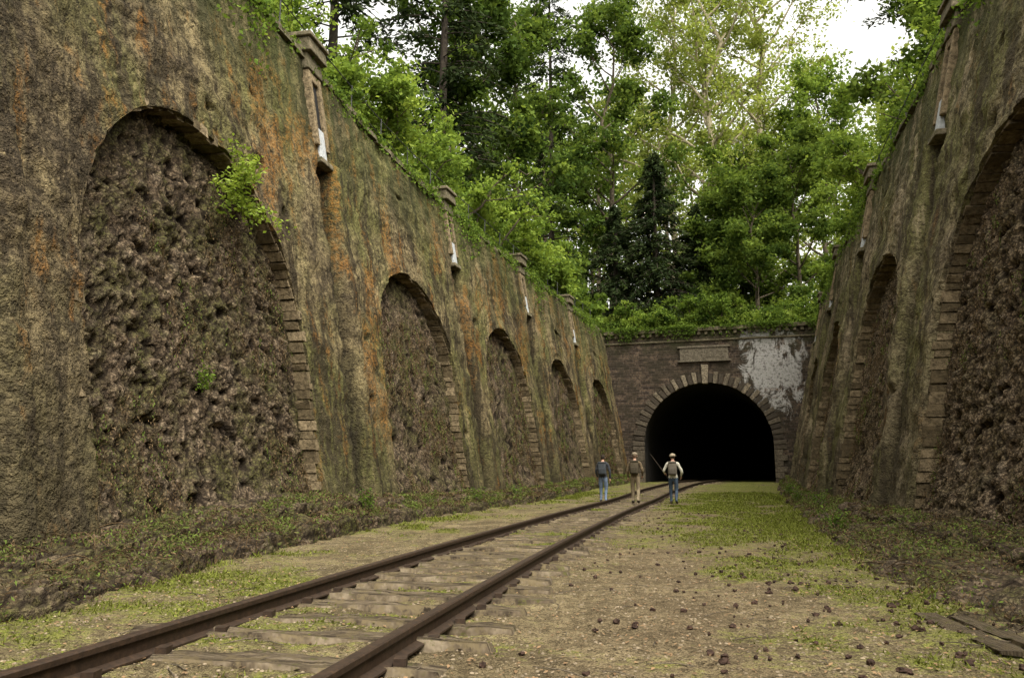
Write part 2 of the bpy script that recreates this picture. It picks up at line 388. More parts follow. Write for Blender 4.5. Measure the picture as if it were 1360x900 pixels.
        g1,g2,_=voro((pp+warp)*np.array([15,1,19])+np.array([0,.5+a,0]),50)
        hh=np.clip((f2-f1)*2.5,0,1)
        hole=np.clip(fbm(pp,5.5,2,79)-.36,0,1)
        d=-DEP+.05*fbm(pp,.5,2,60)+.075*np.sqrt(hh)*(.35+idv)+.055*np.clip(g2-g1,0,.6)-.20*hole+.035*fbm(pp,7,3,66)
        d=d+.25*sst(1.6,0.,Z)
        d=np.minimum(d,-.06+.2*sst(1.2,0,Z))
        p=W.pos(Q,Z,d); PV.append(p); PF.append(gridf(nr,nc,pn,flip)); pn+=len(p)
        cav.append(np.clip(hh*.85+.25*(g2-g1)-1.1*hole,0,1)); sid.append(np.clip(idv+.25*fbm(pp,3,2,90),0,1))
    mk('arch_reveals',np.concatenate(RV),np.concatenate(RF),mw,parent=par)
    VA.ob('arch_stones',M_vous,smooth=False,parent=par)
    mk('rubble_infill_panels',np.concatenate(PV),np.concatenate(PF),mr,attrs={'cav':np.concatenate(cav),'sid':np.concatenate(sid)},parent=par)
    A=Acc(); q=0.3
    while q<S1-.6:
        l=rng.uniform(.8,1.3); e=min(q+l,S1)
        t0=float(W.top(q)); vv=[]
        dz=rng.normal(0,.015)
        for zz in (t0-.02,t0+.15):
            for (qq,dd) in ((q,.07),(e-.015,.07),(e-.015,-.5),(q,-.5)):
                vv.append(W.pos(qq,zz+dz,dd+rng.normal(0,.015)))
        A.add(np.array(vv).reshape(8,3),BF,rng.uniform(0,.8)); q=e
    A.ob('coping',M_cope,smooth=False,parent=par)
    for pc in prs:
        t0=float(W.top(pc)); e=empty('drain_niche'); 
        def bx(q0,q1,z0,z1,d0,d1,nm,mat,tt=.5):
            A=Acc()
            vv=[]
            for zz in (z0,z1):
                for (qq,dd) in ((q0,d1),(q1,d1),(q1,d0),(q0,d0)): vv.append(W.pos(pc+qq,zz,dd))
            A.add(np.array(vv).reshape(8,3),BF,tt); o=A.ob(nm,mat,smooth=False,parent=e)
            bv=o.modifiers.new('b','BEVEL'); bv.width=.025; bv.segments=2; return o
        bx(-.46,.46,t0+.17,t0+.52,-.4,.30,'cap_stone',M_cope,.6)
        bx(-.52,.52,t0+.523,t0+.64,-.45,.38,'cap_slab',M_cope,.9)
        bx(-.38,.38,t0-.25,t0+.168,-.3,.16,'cap_corbel',M_cope,.4)
        bx(-.34,-.19,8.75,t0-.26,-.1,.12,'jamb_left',M_vous,.8)
        bx(.19,.34,8.75,t0-.26,-.1,.12,'jamb_right',M_vous,.6)
        bx(-.185,.185,t0-.5,t0-.262,-.1,.105,'lintel',M_vous,.8)
        bx(-.185,.185,9.25,t0-.51,-.1,.035,'recess_back',M_dark)  # black face paints the shade inside the niche
        bx(-.183,.183,8.45,9.25,-.1,.085,'pale_plate',M_plate)
        bx(-.32,.32,8.30,8.44,-.3,.16,'sill',M_cope,.8)
    A=Acc()
    q=1.
    pts1=[];pts2=[]
    while q<S1-.5:
        t0=float(W.top(q)); b=W.pos(q,t0+.1,-.3); 
        b2=b+np.array([0,0,1.15]); tube(A,[b,b2],.022,6)
        pts1.append(b+np.array([0,0,1.1])); pts2.append(b+np.array([0,0,.6])); q+=2.
    tube(A,pts1,.016,5);tube(A,pts2,.013,5)
    A.ob('metal_railing',M_iron)
    return arcs,prs
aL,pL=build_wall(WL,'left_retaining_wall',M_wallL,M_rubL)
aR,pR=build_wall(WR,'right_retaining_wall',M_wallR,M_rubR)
# ------------------------------------------------------------------ ledges
def ledge(W,name,wy,hy):
    q=[W.sy(-8)]
    while q[-1]<W.s[-1]-.05: q.append(q[-1]+max(.045,.0055*abs(float(W.ys(q[-1])))))
    q=np.array(q[:-1]); yy=W.ys(q)
    w=np.interp(yy,*zip(*wy)); h=np.interp(yy,*zip(*hy))
    if W.side<0: prof=np.array([(-.3,1.25),(0,1.08),(.2,.98),(.42,.86),(.47,.60),(.8,.46),(.93,.36),(.985,.0),(1.04,-.3)])
    else: prof=np.array([(-.3,1.0),(0,.95),(.2,.85),(.36,.75),(.40,.42),(.7,.30),(.95,.08),(1.05,-.05),(1.1,-.3)])
    NP=64
    tt=np.linspace(0,len(prof)-1,NP); pd=np.interp(tt,np.arange(len(prof)),prof[:,0]); pz=np.interp(tt,np.arange(len(prof)),prof[:,1])
    Q=np.repeat(q[None],NP,0).ravel(); D=(pd[:,None]*w[None]).ravel(); Z=(pz[:,None]*h[None]).ravel()+np.tile(gz(yy),NP)
    pp=np.stack([Q,D,Z],1)
    wob=fbm(np.stack([Q,0*Q,0*Q],1),.7,3,80)
    D=D+.18*wob*np.clip(D,0,.6)
    f1,f2,idv=voro((pp+.1*fbm(pp,3,2,88)[:,None])*np.array([4.6,5.,10.]),81); hh=np.clip((f2-f1)*2.2,0,1)
    am=.05*np.sqrt(hh)*(.4+idv)+.08*fbm(pp,4,4,83)
    D=D+am*.8; Z=Z+am*.7+.08*fbm(pp,1.1,2,85)
    base=W.pos(Q,0*Q,D); p=np.stack([base[:,0],base[:,1],Z],1)
    mk(name,p,gridf(NP,len(q),0,W.side<0),M_ledge,attrs={'cav':hh,'sid':idv})
    return q,w,h,prof
lqL=ledge(WL,'mossy_stone_ledge',[(-8,1.05),(6,1.05),(8.6,1.1),(13,.85),(18,.6),(30,.55),(54,.5)],[(-8,.26),(6,.30),(9,.38),(15,.60),(20,.45),(54,.35)])
lqR=ledge(WR,'rubble_bank',[(-8,2.3),(5.6,2.4),(8.6,2.2),(12,1.6),(17,1.2),(25,.8),(51,.5)],[(-8,.34),(9,.36),(17,.38),(51,.35)])
# ------------------------------------------------------------------ track curve
ry,rx=smoothcurve([(-14,-3.9),(0,-1.68),(4.09,-.877),(6.19,-.449),(11.16,.615),(20.65,2.86),(28,4.75),(35.7,6.95),(43,9.6),(51,12.75),(80,21.9)],.1,2.)
rt=np.stack([np.gradient(rx),np.gradient(ry)],1); rt/=np.linalg.norm(rt,axis=1)[:,None]; rnl=np.stack([-rt[:,1],rt[:,0]],1)
rs=np.concatenate([[0],np.cumsum(np.hypot(np.diff(rx),np.diff(ry)))])
def trk(q,off):
    q=np.asarray(q,float); o=np.asarray(off,float)
    return np.stack([np.interp(q,rs,rx)+np.interp(q,rs,rnl[:,0])*o,np.interp(q,rs,ry)+np.interp(q,rs,rnl[:,1])*o],-1)
def xr(y): return np.interp(y,ry,rx)
# ------------------------------------------------------------------ ground
def grassval(x,y):
    p=np.stack([x,y,0*x],1)
    nz=fbm(p,.35,4,90)*.34+fbm(p,1.6,4,94)*.42
    c=xr(y)-.75; t=x-c
    xrw=np.interp(y,WR.y,WR.x); xlw=np.interp(y,WL.y,WL.x)
    g=.18+nz
    g+=.06*sst(-1.2,-2.,t)+.18*sst(2.0,1.2,x-xlw)
    g+=.14*sst(.9,.5,np.abs(t))
    g+=.50*np.exp(-((x-(xr(y)+2.3))/1.6)**2)*sst(7,11,y)
    g+=.45*np.exp(-((x-3.1)/.8)**2-((y-8.6)/1.9)**2)
    g+=.30*sst(3.2,1.2,xrw-x-1.)*sst(7,14,y)
    g-=.28*np.exp(-((t-2.0)/.9)**2)*sst(22,12,y)
    g+=.22*sst(28,40,y)
    return g
ys=[-14.]
while ys[-1]<112: ys.append(ys[-1]+max(.06,.009*abs(ys[-1]-2)) if ys[-1]>1 else ys[-1]+.3)
ys=np.array(ys); nx=240
fx=np.linspace(0,1,nx)
lx=np.where(ys<53.4,np.interp(ys,WL.y,WL.x),7.95+.315*(ys-53.4))-.6; hx=np.where(ys<50.4,np.interp(ys,WR.y,WR.x),17.37+.315*(ys-50.4))+.6
GX=(lx[:,None]+(hx-lx)[:,None]*fx[None]).ravel(); GY=np.repeat(ys,nx)
def gheight(x,y):
    p=np.stack([x,y,0*x],1)
    return gz(y)+.03*fbm(p,.5,3,100)+.020*fbm(p,3,4,104)
GZ=gheight(GX,GY)
gv=grassval(GX,GY); pth=np.exp(-((GX-(xr(GY)+1.4+.05*GY))/1.3)**2)
mk('ground',np.stack([GX,GY,GZ],1),gridf(len(ys),nx),M_ground,attrs={'grass':gv,'path':pth})
def gpt(x,y): return np.stack([x,y,gheight(x,y)],1)
# ------------------------------------------------------------------ track
tr=empty('railway_track')
prof=np.array([(-.065,0),(.065,0),(.065,.012),(.012,.03),(.010,.095),(.035,.108),(.036,.138),(.028,.146),(-.028,.146),(-.036,.138),(-.035,.108),(-.010,.095),(-.012,.03),(-.065,.012)])
q=np.arange(.2,rs[-1]-2,.35)
for off,nm in ((0.,'right_rail'),(1.505,'left_rail')):
    m=len(prof)
    c=trk(q,off); nn=np.stack([np.interp(q,rs,rnl[:,0]),np.interp(q,rs,rnl[:,1])],1)
    z=gz(c[:,1])
    v=np.stack([c[:,None,0]+nn[:,None,0]*prof[None,:,0],c[:,None,1]+nn[:,None,1]*prof[None,:,0],z[:,None]+.022+prof[None,:,1]],-1).reshape(-1,3)
    i,j=np.meshgrid(np.arange(len(q)-1),np.arange(m),indexing='ij'); i=i.ravel();j=j.ravel();k=(j+1)%m
    mk(nm,v,np.stack([i*m+j,i*m+k,(i+1)*m+k,(i+1)*m+j],1),M_rail,smooth=False,parent=tr)
SV=[];SF=[];sn=0;lu=[];lv=[];lw=[]; CH=Acc()
qq=.5
while qq<rs[-1]-12:
    ln=2.5+rng.normal(0,.08); wd=.21+rng.normal(0,.02); sh=rng.normal(0,.07); ang=rng.normal(0,.03); zt=.035+rng.normal(0,.009)
    near=float(np.interp(qq,rs,ry))<22
    nu=50 if near else 8; nv=9 if near else 4
    u=np.linspace(-ln/2,ln/2,nu); v=np.linspace(-1,1,nv)
    U,Vv=np.meshgrid(u,v,indexing='ij'); U=U.ravel(); Vv=Vv.ravel()
    z0=np.where(np.abs(Vv)>.99,-.12,0)+np.where(np.abs(U)>ln/2-.001,-.12,0)
    vv=np.where(np.abs(Vv)>.99,np.sign(Vv)*1.0,Vv/ .76*.96); vv=np.clip(vv,-1,1)*wd/2
    c=trk(np.full(len(U),qq),.7525+U+sh)
    tt=np.stack([np.interp(qq,rs,rt[:,0]),np.interp(qq,rs,rt[:,1])])
    px=c[:,0]+tt[0]*(vv+U*ang); py=c[:,1]+tt[1]*(vv+U*ang)
    P3=np.stack([U*1.,vv*4,np.full(len(U),qq)],1)
    er=.022*fbm(P3,2.5,3,120)+.014*fbm(P3*np.array([.4,5,1]),3,2,130)
    px+=tt[0]*er*np.sign(vv)*1.2; py+=tt[1]*er*np.sign(vv)
    zz=gz(py)+zt+er*.9+np.maximum(z0,-.12)-.015*sst(.9,1.25,np.abs(U))
    SV.append(np.stack([px,py,zz],1)); SF.append(gridf(nu,nv,sn,True)); sn+=len(U); lu.append(U); lv.append(vv); lw.append(np.full(len(U),qq*3.7))
    for off in (0.,1.505):
        for sg in (-1,1):
            c0=trk(qq,off+sg*.10); CH.add(boxv(c0[0]-.035,c0[0]+.035,c0[1]-.045,c0[1]+.045,float(gz(c0[1]))+.0,float(gz(c0[1]))+.07),BF)
    qq+=.62+rng.normal(0,.025)
mk('sleepers',np.concatenate(SV),np.concatenate(SF),M_sleeper,attrs={'lu':np.concatenate(lu),'lv':np.concatenate(lv),'lw':np.concatenate(lw)},parent=tr)
CH.ob('rail_fastenings',M_rail,smooth=False,parent=tr)
# ------------------------------------------------------------------ tunnel portal
FA=math.atan2(-.300,.954)
def tolocal(o): o.location=(7.95,53.4,0); o.rotation_euler=(0,0,FA)
port=empty('tunnel_portal'); tolocal(port)
TC=4.93; TR=4.1; TZ=2.85; TOP=10.35
V=[];F=[];nb=0
def gr(xs,zl,zh,nr=30):
    global nb
    fr=np.linspace(0,1,nr); Z=(zl[None]+(zh-zl)[None]*fr[:,None]).ravel(); Xx=np.repeat(xs[None],nr,0).ravel()
    p=np.stack([Xx,0*Xx,Z],1); p[:,1]=.03*fbm(p,1.2,3,140); V.append(p); F.append(gridf(nr,len(xs),nb)); nb+=len(p)
x=np.linspace(-4,TC-TR,30); gr(x,0*x-.5,0*x+TOP)
u=-TR*np.cos(np.linspace(0,np.pi,60)); gr(TC+u,TZ+np.sqrt(np.maximum(0,TR*TR-u*u)),0*u+TOP)
x=np.linspace(TC+TR,14,30); gr(x,0*x-.5,0*x+TOP)
mk('facade',np.concatenate(V),np.concatenate(F),M_brick,parent=port)
L=[(-TR,z) for z in np.linspace(-.5,TZ,8)]+[(-TR*math.cos(t),TZ+TR*math.sin(t)) for t in np.linspace(0,math.pi,50)[1:-1]]+[(TR,z) for z in np.linspace(TZ,-.5,8)]
L=np.array(L); nd=50; dd=np.linspace(0,70,nd)
v=np.stack([np.tile(TC+L[:,0],nd),np.repeat(dd,len(L)),np.tile(L[:,1],nd)],1); v[:,0]+=.0035*v[:,1]**2
M_tun=simple('shade_dark_lining',(.022,.019,.016),.5,2)  # near-black colour carries the shade inside the tunnel
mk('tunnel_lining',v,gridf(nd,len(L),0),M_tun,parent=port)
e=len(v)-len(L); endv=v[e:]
mk('tunnel_end_darkness',endv,[np.arange(len(L))[None,:]],M_dark,parent=port,smooth=False)  # black sheet closes the tube, painted as deep shade
A=Acc()
def blk(a0,a1,r0,r1,y0,t):
    vv=[]
    for yy in (y0,.35):
        for (aa,r) in ((a0,r0),(a1,r0),(a1,r1),(a0,r1)):
            vv.append((TC-r*math.cos(aa)+rng.normal(0,.015),yy,TZ+r*math.sin(aa)+rng.normal(0,.015)))
    A.add(np.array(vv),BF,t)
N=41
for k in range(N):
    a0=math.pi*k/N+.008; a1=math.pi*(k+1)/N-.008
    lng=k%2==0
    if abs(k-20)<11: br_=.8 if lng else .1
    else: br_=.3 if lng else .06
    blk(a0,a1,TR-.02,TR+(.74 if lng else .60)+rng.normal(0,.03),-.06-(.02 if lng else 0),br_*rng.uniform(.35,1.15))
blk(math.pi/2-.045,math.pi/2+.045,TR-.08,TR+1.15,-.2,.8)
z=-.3;k=0
while z<TZ-.1:
    h=.36; w=.75 if k%2==0 else .5
    for sg in (-1,1):
        x0=TC+sg*(TR-.02); x1=TC+sg*(TR+w)
        A.add(boxv(min(x0,x1),max(x0,x1),-.07,.3,z+.008,min(z+h,TZ)-.008),BF,rng.uniform(.05,.45))
    z+=h;k+=1
o=A.ob('voussoirs',M_tstone,smooth=False,parent=port); b=o.modifiers.new('b','BEVEL'); b.width=.02
A=Acc(); x=-3.
while x<13.: 
    w=rng.uniform(.9,1.3); A.add(boxv(x,x+w-.012,-.26,.5,TOP+.003,TOP+.24),BF,rng.uniform(0.3,.9)); x+=w
x=-2.8
while x<12.8:
    A.add(boxv(x,x+.2,-.17,.2,TOP-.24,TOP),BF,rng.uniform(.4,1.)); x+=.46
A.add(boxv(-3,13,-.09,.1,TOP-.66,TOP-.54),BF,.5)
o=A.ob('cornice',M_cope,smooth=False,parent=port); b=o.modifiers.new('b','BEVEL'); b.width=.02
A=Acc(); A.add(boxv(TC-1.55,TC+1.55,-.16,.1,8.45,9.25),BF,.35); A.add(boxv(TC-1.7,TC+1.7,-.22,.1,9.253,9.37),BF,.5); A.add(boxv(TC-1.7,TC+1.7,-.2,.1,8.33,8.447),BF,.5)
x=TC-1.3
while x<TC+1.3:
    w=rng.uniform(.10,.2); A.add(boxv(x,x+.05,-.18,-.1,8.6,9.05),BF,.55)
    if rng.random()<.7: zz=rng.choice([8.6,8.8,9.0]); A.add(boxv(x+.052,x+w,-.18,-.1,zz,zz+.05),BF,.55)
    if rng.random()<.5: A.add(boxv(x+w+.001,x+w+.05,-.18,-.1,8.6,9.05),BF,.55)
    x+=w+.13
M_plq=blockmat('plaque_stone',(.14,.115,.08),(.27,.23,.17),(.06,.05,.035))
A.ob('name_plaque',M_plq,smooth=False,parent=port)
# ------------------------------------------------------------------ hill terrain
e_=np.array([.954,-.300]); n_=np.array([.300,.954])
V=[];F=[];nb=0
def terz(o,d=None):
    return 10.6+1.6*sst(1,10,o)+3*sst(10,70,o)
offs=np.array([.45,.9,1.5,2.5,4,6,8,11,15,20,28,40,60,90,130,180.])
for W in (WL,WR):
    q=np.linspace(0,W.s[-1],90); Q=np.repeat(q[None],len(offs),0).ravel(); O=np.repeat(offs,len(q))
    b=W.pos(Q,10.6+0*Q,-O); b[:,2]=W.top(Q)-.0+(terz(O)-10.6)+.2*fbm(b,.3,3,150)*sst(.5,3,O)
    V.append(b);F.append(gridf(len(offs),len(q),nb,W.side>0)); nb+=len(b)
sx=np.linspace(-190,200,150); dd=np.array([.3,.6,1,1.6,2.5,4,6,8,10,13,17,22,30,40,60,90,140,220,400.])
S,D=np.meshgrid(sx,dd); S=S.ravel();D=D.ravel()
b=np.stack([7.95+e_[0]*S+n_[0]*D,53.4+e_[1]*S+n_[1]*D,0*S],1)
def bz(S,D):
    out=np.maximum(0,np.maximum(-S-1.8,S-11.7))
    return 10.45+np.maximum(1.6*sst(1,10,out)+3*sst(10,70,out),2.6*sst(.5,12,D)+5*sst(12,60,D))
b[:,2]=bz(S,D)+.25*fbm(b,.3,3,150)*sst(.3,3,D)
V.append(b);F.append(gridf(len(dd),len(sx),nb)); nb+=len(b)
mk('hillside',np.concatenate(V),np.concatenate(F),M_floor)
def hp(S,D): return np.array([7.95+e_[0]*S+n_[0]*D,53.4+e_[1]*S+n_[1]*D,float(bz(np.array([S]),np.array([D]))[0])])
def wp(W,y,o): 
    q=W.sy(y); p=W.pos(q,10.6,-o); p[2]=float(W.top(q))+float(terz(np.array(o)))-10.6; return p
# ------------------------------------------------------------------ trees
def broadleaf(name,base,h,cr,cb=.3,nl=14,sub=5,ls=.28,per=90,tint=.5,tv=.2,mat=None,bark=None,trunk=.28,cl=1.3,seed=1,lean=(0,0),shrub=False):
    R=np.random.default_rng(seed); par=empty(name); A=Acc(); C=[]
    n=9; zz=np.linspace(0,1,n); tp=np.stack([base[0]+lean[0]*zz+R.normal(0,.02*h,n)*zz,base[1]+lean[1]*zz+R.normal(0,.02*h,n)*zz,base[2]-.2+zz*h*.93],1)
    if not shrub: tube(A,tp,trunk*(1-zz*.9)+.02,8)
    for i in range(nl):
        zf=cb+(.95-cb)*(i+R.random())/nl; az=i*2.4+R.normal(0,.4)
        if shrub: st=base+np.array([R.normal(0,.25),R.normal(0,.25),-.2]); zf=.3+.7*R.random()
        else: st=np.array([np.interp(zf,zz,tp[:,k]) for k in range(3)])
        u=(zf-cb)/(1-cb); sh=math.sqrt(max(.05,1-(u*1.15-.35)**2)) if not shrub else 1.
        L=cr*sh*R.uniform(.75,1.2); el=math.radians(R.uniform(15,40)+35*u)
        if shrub: el=math.radians(R.uniform(40,82)); L=h*R.uniform(.5,1.)
        m=6; t=np.linspace(0,1,m)
        dh=np.array([math.cos(az),math.sin(az),0]); pt=st+np.outer(t*L*math.cos(el),dh)+np.outer((t*.8+.3*t*t)*L*math.sin(el),[0,0,1])+R.normal(0,.035*L,(m,3))*t[:,None]
        r0=trunk*.42*(1-.6*u) if not shrub else .05*h/3
        tube(A,pt,r0*(1-t*.9)+.012,6)
        for k in range(sub):
            f=R.uniform(.3,1.); p0=np.array([np.interp(f,t,pt[:,j]) for j in range(3)])
            dv=R.normal(size=3); dv[2]=abs(dv[2])*.5+.2; dv/=np.linalg.norm(dv); dv=dv*.7+dh*.5
            l2=L*R.uniform(.2,.45)*(1.2-f*.5); p1=p0+dv*l2
            mid=(p0+p1)/2+R.normal(0,.06*l2,3)
            tube(A,[p0,mid,p1],[r0*.3+.008,r0*.18+.006,.006],5)
            C.append(p1);C.append(mid+R.normal(0,.2,3))
        C.append(pt[-1]);C.append(pt[-2])
    A.ob('trunk_and_limbs',bark or M_bark,parent=par)
    C=np.array(C); n=len(C); B=Acc()
    k=per
    rad=cl*R.uniform(.5,1.25,n)
    g=R.normal(size=(n,k,3)); g/=np.linalg.norm(g,axis=2)[:,:,None]; g*=R.uniform(0,1,(n,k,1))**.55*(1+.25*R.normal(size=(n,k,1)))
    g[:,:,2]*=.6
    pos=(C[:,None]+g*rad[:,None,None]).reshape(-1,3)
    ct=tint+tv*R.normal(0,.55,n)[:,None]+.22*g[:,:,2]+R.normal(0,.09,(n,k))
    v,f=leafquads(pos,ls,.62,.7,R=R)
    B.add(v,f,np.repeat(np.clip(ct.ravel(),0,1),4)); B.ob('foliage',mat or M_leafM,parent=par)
    return par
def conifer(name,base,h,cr,seed=1,nb=120,per=75,ls=.42,cb=.12,tint=.4,pine=False):
    R=np.random.default_rng(seed); par=empty(name); A=Acc(); B=Acc()
    tube(A,[base-np.array([0,0,.3]),base+np.array([R.normal(0,.1),0,h*.5]),base+np.array([0,0,h])],[.30,.18,.03],8)
    P=[];D=[];T=[]
    for i in range(nb):
        zf=cb+(1-cb)*((i+R.random())/nb); az=R.uniform(0,6.283)
        L=cr*((1-zf)**.75+.06)*R.uniform(.7,1.15)
        if pine: L=cr*math.sqrt(max(.05,1-((zf-.65)/.42)**2))*R.uniform(.5,1.1)
        t=np.linspace(0,1,5); dh=np.array([math.cos(az),math.sin(az),0.])
        dz=(.25*t-.55*t*t)*L*.8 if not pine else (.5*t-.1*t*t)*L*.7
        pt=base+np.array([0,0,zf*h])+np.outer(t*L,dh)+np.outer(dz,[0,0,1])
        tube(A,pt,.05*(1-t*.85)*(1.2-zf)+.008,4)
        k=int(per*(.35+L/cr)); u=R.uniform(.12,1,k)**.8; s=np.array([-dh[1],dh[0],0])
        w=(R.uniform(-1,1,k))*.26*L*np.sqrt(u)*(1.15-u*.8)
        q=np.stack([np.interp(u,t,pt[:,j]) for j in range(3)],1)+w[:,None]*s-np.abs(R.normal(0,.16,k))[:,None]*np.array([0,0,1])*(1 if not pine else -1)
        P.append(q+R.normal(0,.06,(k,3))); D.append(dh[None]+s[None]*np.sign(w)[:,None]*.8+np.array([0,0,-.35 if not pine else .5]))
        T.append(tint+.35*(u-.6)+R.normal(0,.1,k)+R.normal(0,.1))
    P=np.concatenate(P);D=np.concatenate(D);T=np.concatenate(T)
    v,f=leafquads(P,ls,.3,.5,direc=D,R=R)
    A.ob('trunk_and_branches',M_barkd,parent=par)
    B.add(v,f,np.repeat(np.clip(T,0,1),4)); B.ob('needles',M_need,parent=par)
sd=100
for y,o,h,t in [(13.5,2.6,3.4,.6),(16.,2.3,3.2,.65),(18.2,3.2,4.6,.6),(20.3,2.2,3.6,.65),(22.6,3.4,5.2,.6),(24.8,2.2,3.7,.65),(27.2,3.4,5.4,.6),(29.6,2.2,3.6,.6),(32,3.4,5.8,.6),(34.5,2.2,3.6,.65),(37,3.2,5.6,.6),(40,2.1,3.8,.6),(43,3.,5.2,.55),(46,2.,3.4,.6),(49,2.8,4.8,.55),(52,2.,3.2,.55)]:
    sd+=1; ls=.075+.0035*y
    broadleaf('shrub',wp(WL,y,o),h,2.2,nl=17,sub=5,ls=ls,per=int(65*(1.3 if y<26 else .8)),tint=t,tv=.3,mat=M_leafB,cl=.62,seed=sd,shrub=True)
for y,o,h,t in [(19,2.9,4.,.5),(23,2.2,3.2,.6),(26.5,3.,5.,.6),(30,2.2,4.4,.65),(33.5,3.2,5.6,.6),(37.5,2.2,4.,.6),(41.5,3.,4.6,.55),(46,2.2,3.4,.5)]:
    sd+=1; ls=.075+.0035*y
    broadleaf('shrub',wp(WR,y,o),h,2.2,nl=16,sub=5,ls=ls,per=60,tint=t,tv=.3,mat=M_leafB,cl=.62,seed=sd,shrub=True)
conifer('spruce_tree',wp(WL,40,6),34,5.2,201,nb=160,per=65)
conifer('spruce_tree',wp(WL,33,8.5),32,5.0,203,nb=140,per=65)
conifer('spruce_tree',hp(-8,10),36,5.5,204,nb=150,per=65)
broadleaf('chestnut_tree',wp(WL,45,7.5),29,6.,.08,30,6,.34,66,.42,.3,M_leafM,seed=209,cl=1.25)
broadleaf('chestnut_tree',wp(WL,50.5,5.4),25,5.2,.08,26,6,.32,66,.45,.3,M_leafM,seed=210,cl=1.15)
broadleaf('chestnut_tree',hp(-3.0,11),31,6.,.1,28,6,.34,62,.5,.3,M_leafM,seed=211,cl=1.2)
broadleaf('lime_tree',wp(WL,27,10),24,5.5,.2,22,6,.30,60,.5,.25,M_leafM,seed=212,cl=1.2)
broadleaf('lime_tree',wp(WL,20,9),20,5,.2,18,6,.30,52,.5,.25,M_leafM,seed=213,cl=1.2)
conifer('yew_tree',hp(1.2,6.5),14,4.4,220,nb=180,per=90,ls=.37,cb=.02,tint=.38)
conifer('yew_tree',hp(4.2,9),9.5,4.,221,nb=140,per=90,ls=.37,cb=.02,tint=.36)
conifer('yew_tree',hp(-1.8,6),10,3.8,222,nb=120,per=85,ls=.37,cb=.02,tint=.38)
conifer('yew_tree',hp(7.5,12),8,4.,223,nb=120,per=85,ls=.37,cb=.02,tint=.38)
broadleaf('hazel_tree',hp(8.5,6),10.5,4.2,.08,20,6,.28,65,.6,.3,M_leafM,seed=230,cl=1.,trunk=.16)
broadleaf('hazel_tree',hp(11.5,8),14,4.4,.08,22,6,.29,65,.65,.3,M_leafM,seed=231,cl=1.05,trunk=.18)
broadleaf('hazel_tree',hp(5.8,8),7.5,3.4,.08,16,6,.27,60,.55,.3,M_leafM,seed=232,cl=.9,trunk=.14)
broadleaf('plane_tree',hp(5.2,18),40,9,.16,26,8,.35,30,.5,.25,M_leafY,M_barkp,.50,1.5,seed=240)
broadleaf('plane_tree',hp(9.6,21),40,8.5,.14,26,8,.35,30,.5,.25,M_leafY,M_barkp,.48,1.5,seed=241)
broadleaf('plane_tree',hp(1.0,24),40,9,.14,26,8,.35,32,.5,.25,M_leafY,M_barkp,.42,1.5,seed=242)
broadleaf('beech_tree',hp(14.0,15),22,5.5,.1,22,7,.32,52,.55,.25,M_leafB,M_bark,.26,1.3,seed=243)
broadleaf('beech_tree',hp(7.4,15),15,4.6,.1,18,7,.32,48,.55,.25,M_leafB,M_bark,.24,1.2,seed=244)
conifer('pine_tree',wp(WR,45,6.8),34,5.6,250,nb=130,per=105,ls=.38,cb=.2,tint=.6,pine=True)
conifer('pine_tree',wp(WR,36,9),30,5.2,254,nb=110,per=95,ls=.38,cb=.2,tint=.6,pine=True)
broadleaf('maple_tree',wp(WR,38,6),15,4.4,.1,20,6,.30,52,.6,.25,M_leafM,seed=251,cl=1.15)
broadleaf('maple_tree',wp(WR,29,7),17,4.6,.1,18,6,.30,52,.55,.25,M_leafM,seed=252,cl=1.15)
broadleaf('maple_tree',wp(WR,21,8),18,4.6,.1,18,6,.30,46,.55,.25,M_leafM,seed=253,cl=1.15)
R=np.random.default_rng(77); par=empty('distant_woodland'); AT=Acc(); BD=Acc(); BL=Acc()
for k in range(76):
    S=R.uniform(-70,70); D=R.uniform(34,75); 
    h=R.uniform(28,38)
    if 13<S<28 and R.random()<.85: h=R.uniform(10,15)
    light=(-8<S<32)
    b0=hp(S,D); b0[2]-=.3
    tube(AT,[b0,b0+np.array([R.normal(0,.5),0,h*.5]),b0+np.array([R.normal(0,.8),0,h*.95])],[.35,.22,.04],6)
    nc=int(2.0*h); c=b0+np.stack([R.normal(0,2.6,nc),R.normal(0,2.6,nc),h*(.05+.95*R.random(nc)**.8)],1)
    mm=22 if light else 26
    g=R.normal(size=(nc,mm,3)); g/=np.linalg.norm(g,axis=2)[:,:,None]; g*=R.uniform(0,1,(nc,mm,1))**.4*1.6; g[:,:,2]*=.6
    v,f=leafquads((c[:,None]+g).reshape(-1,3),.6 if light else .65,.65,.6,R=R)
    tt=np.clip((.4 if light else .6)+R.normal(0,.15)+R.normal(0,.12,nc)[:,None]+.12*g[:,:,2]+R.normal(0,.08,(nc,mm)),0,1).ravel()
    (BL if light else BD).add(v,f,np.repeat(tt,4))
AT.ob('trunks',M_bark,parent=par); BD.ob('dark_foliage',M_leafM,parent=par); BL.ob('pale_foliage',M_leafY,parent=par)
R=np.random.default_rng(55); B=Acc()
n=24000; S=R.uniform(-8,17,n); D=.55+R.uniform(0,1,n)*7.5; p=np.stack([S,D,0*S],1)
nz=fbm(p,.5,3,160); ht=np.clip(.35+.7*nz+.12*D,.05,2.)*sst(.4,2.,D)+.06
z=bz(S,D)+R.random(n)**.6*ht+.03
P=np.stack([7.95+e_[0]*S+n_[0]*D,53.4+e_[1]*S+n_[1]*D,z],1)
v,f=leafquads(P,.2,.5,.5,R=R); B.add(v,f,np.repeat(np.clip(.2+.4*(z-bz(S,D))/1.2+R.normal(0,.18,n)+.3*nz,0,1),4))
B.ob('undergrowth',M_leafB)
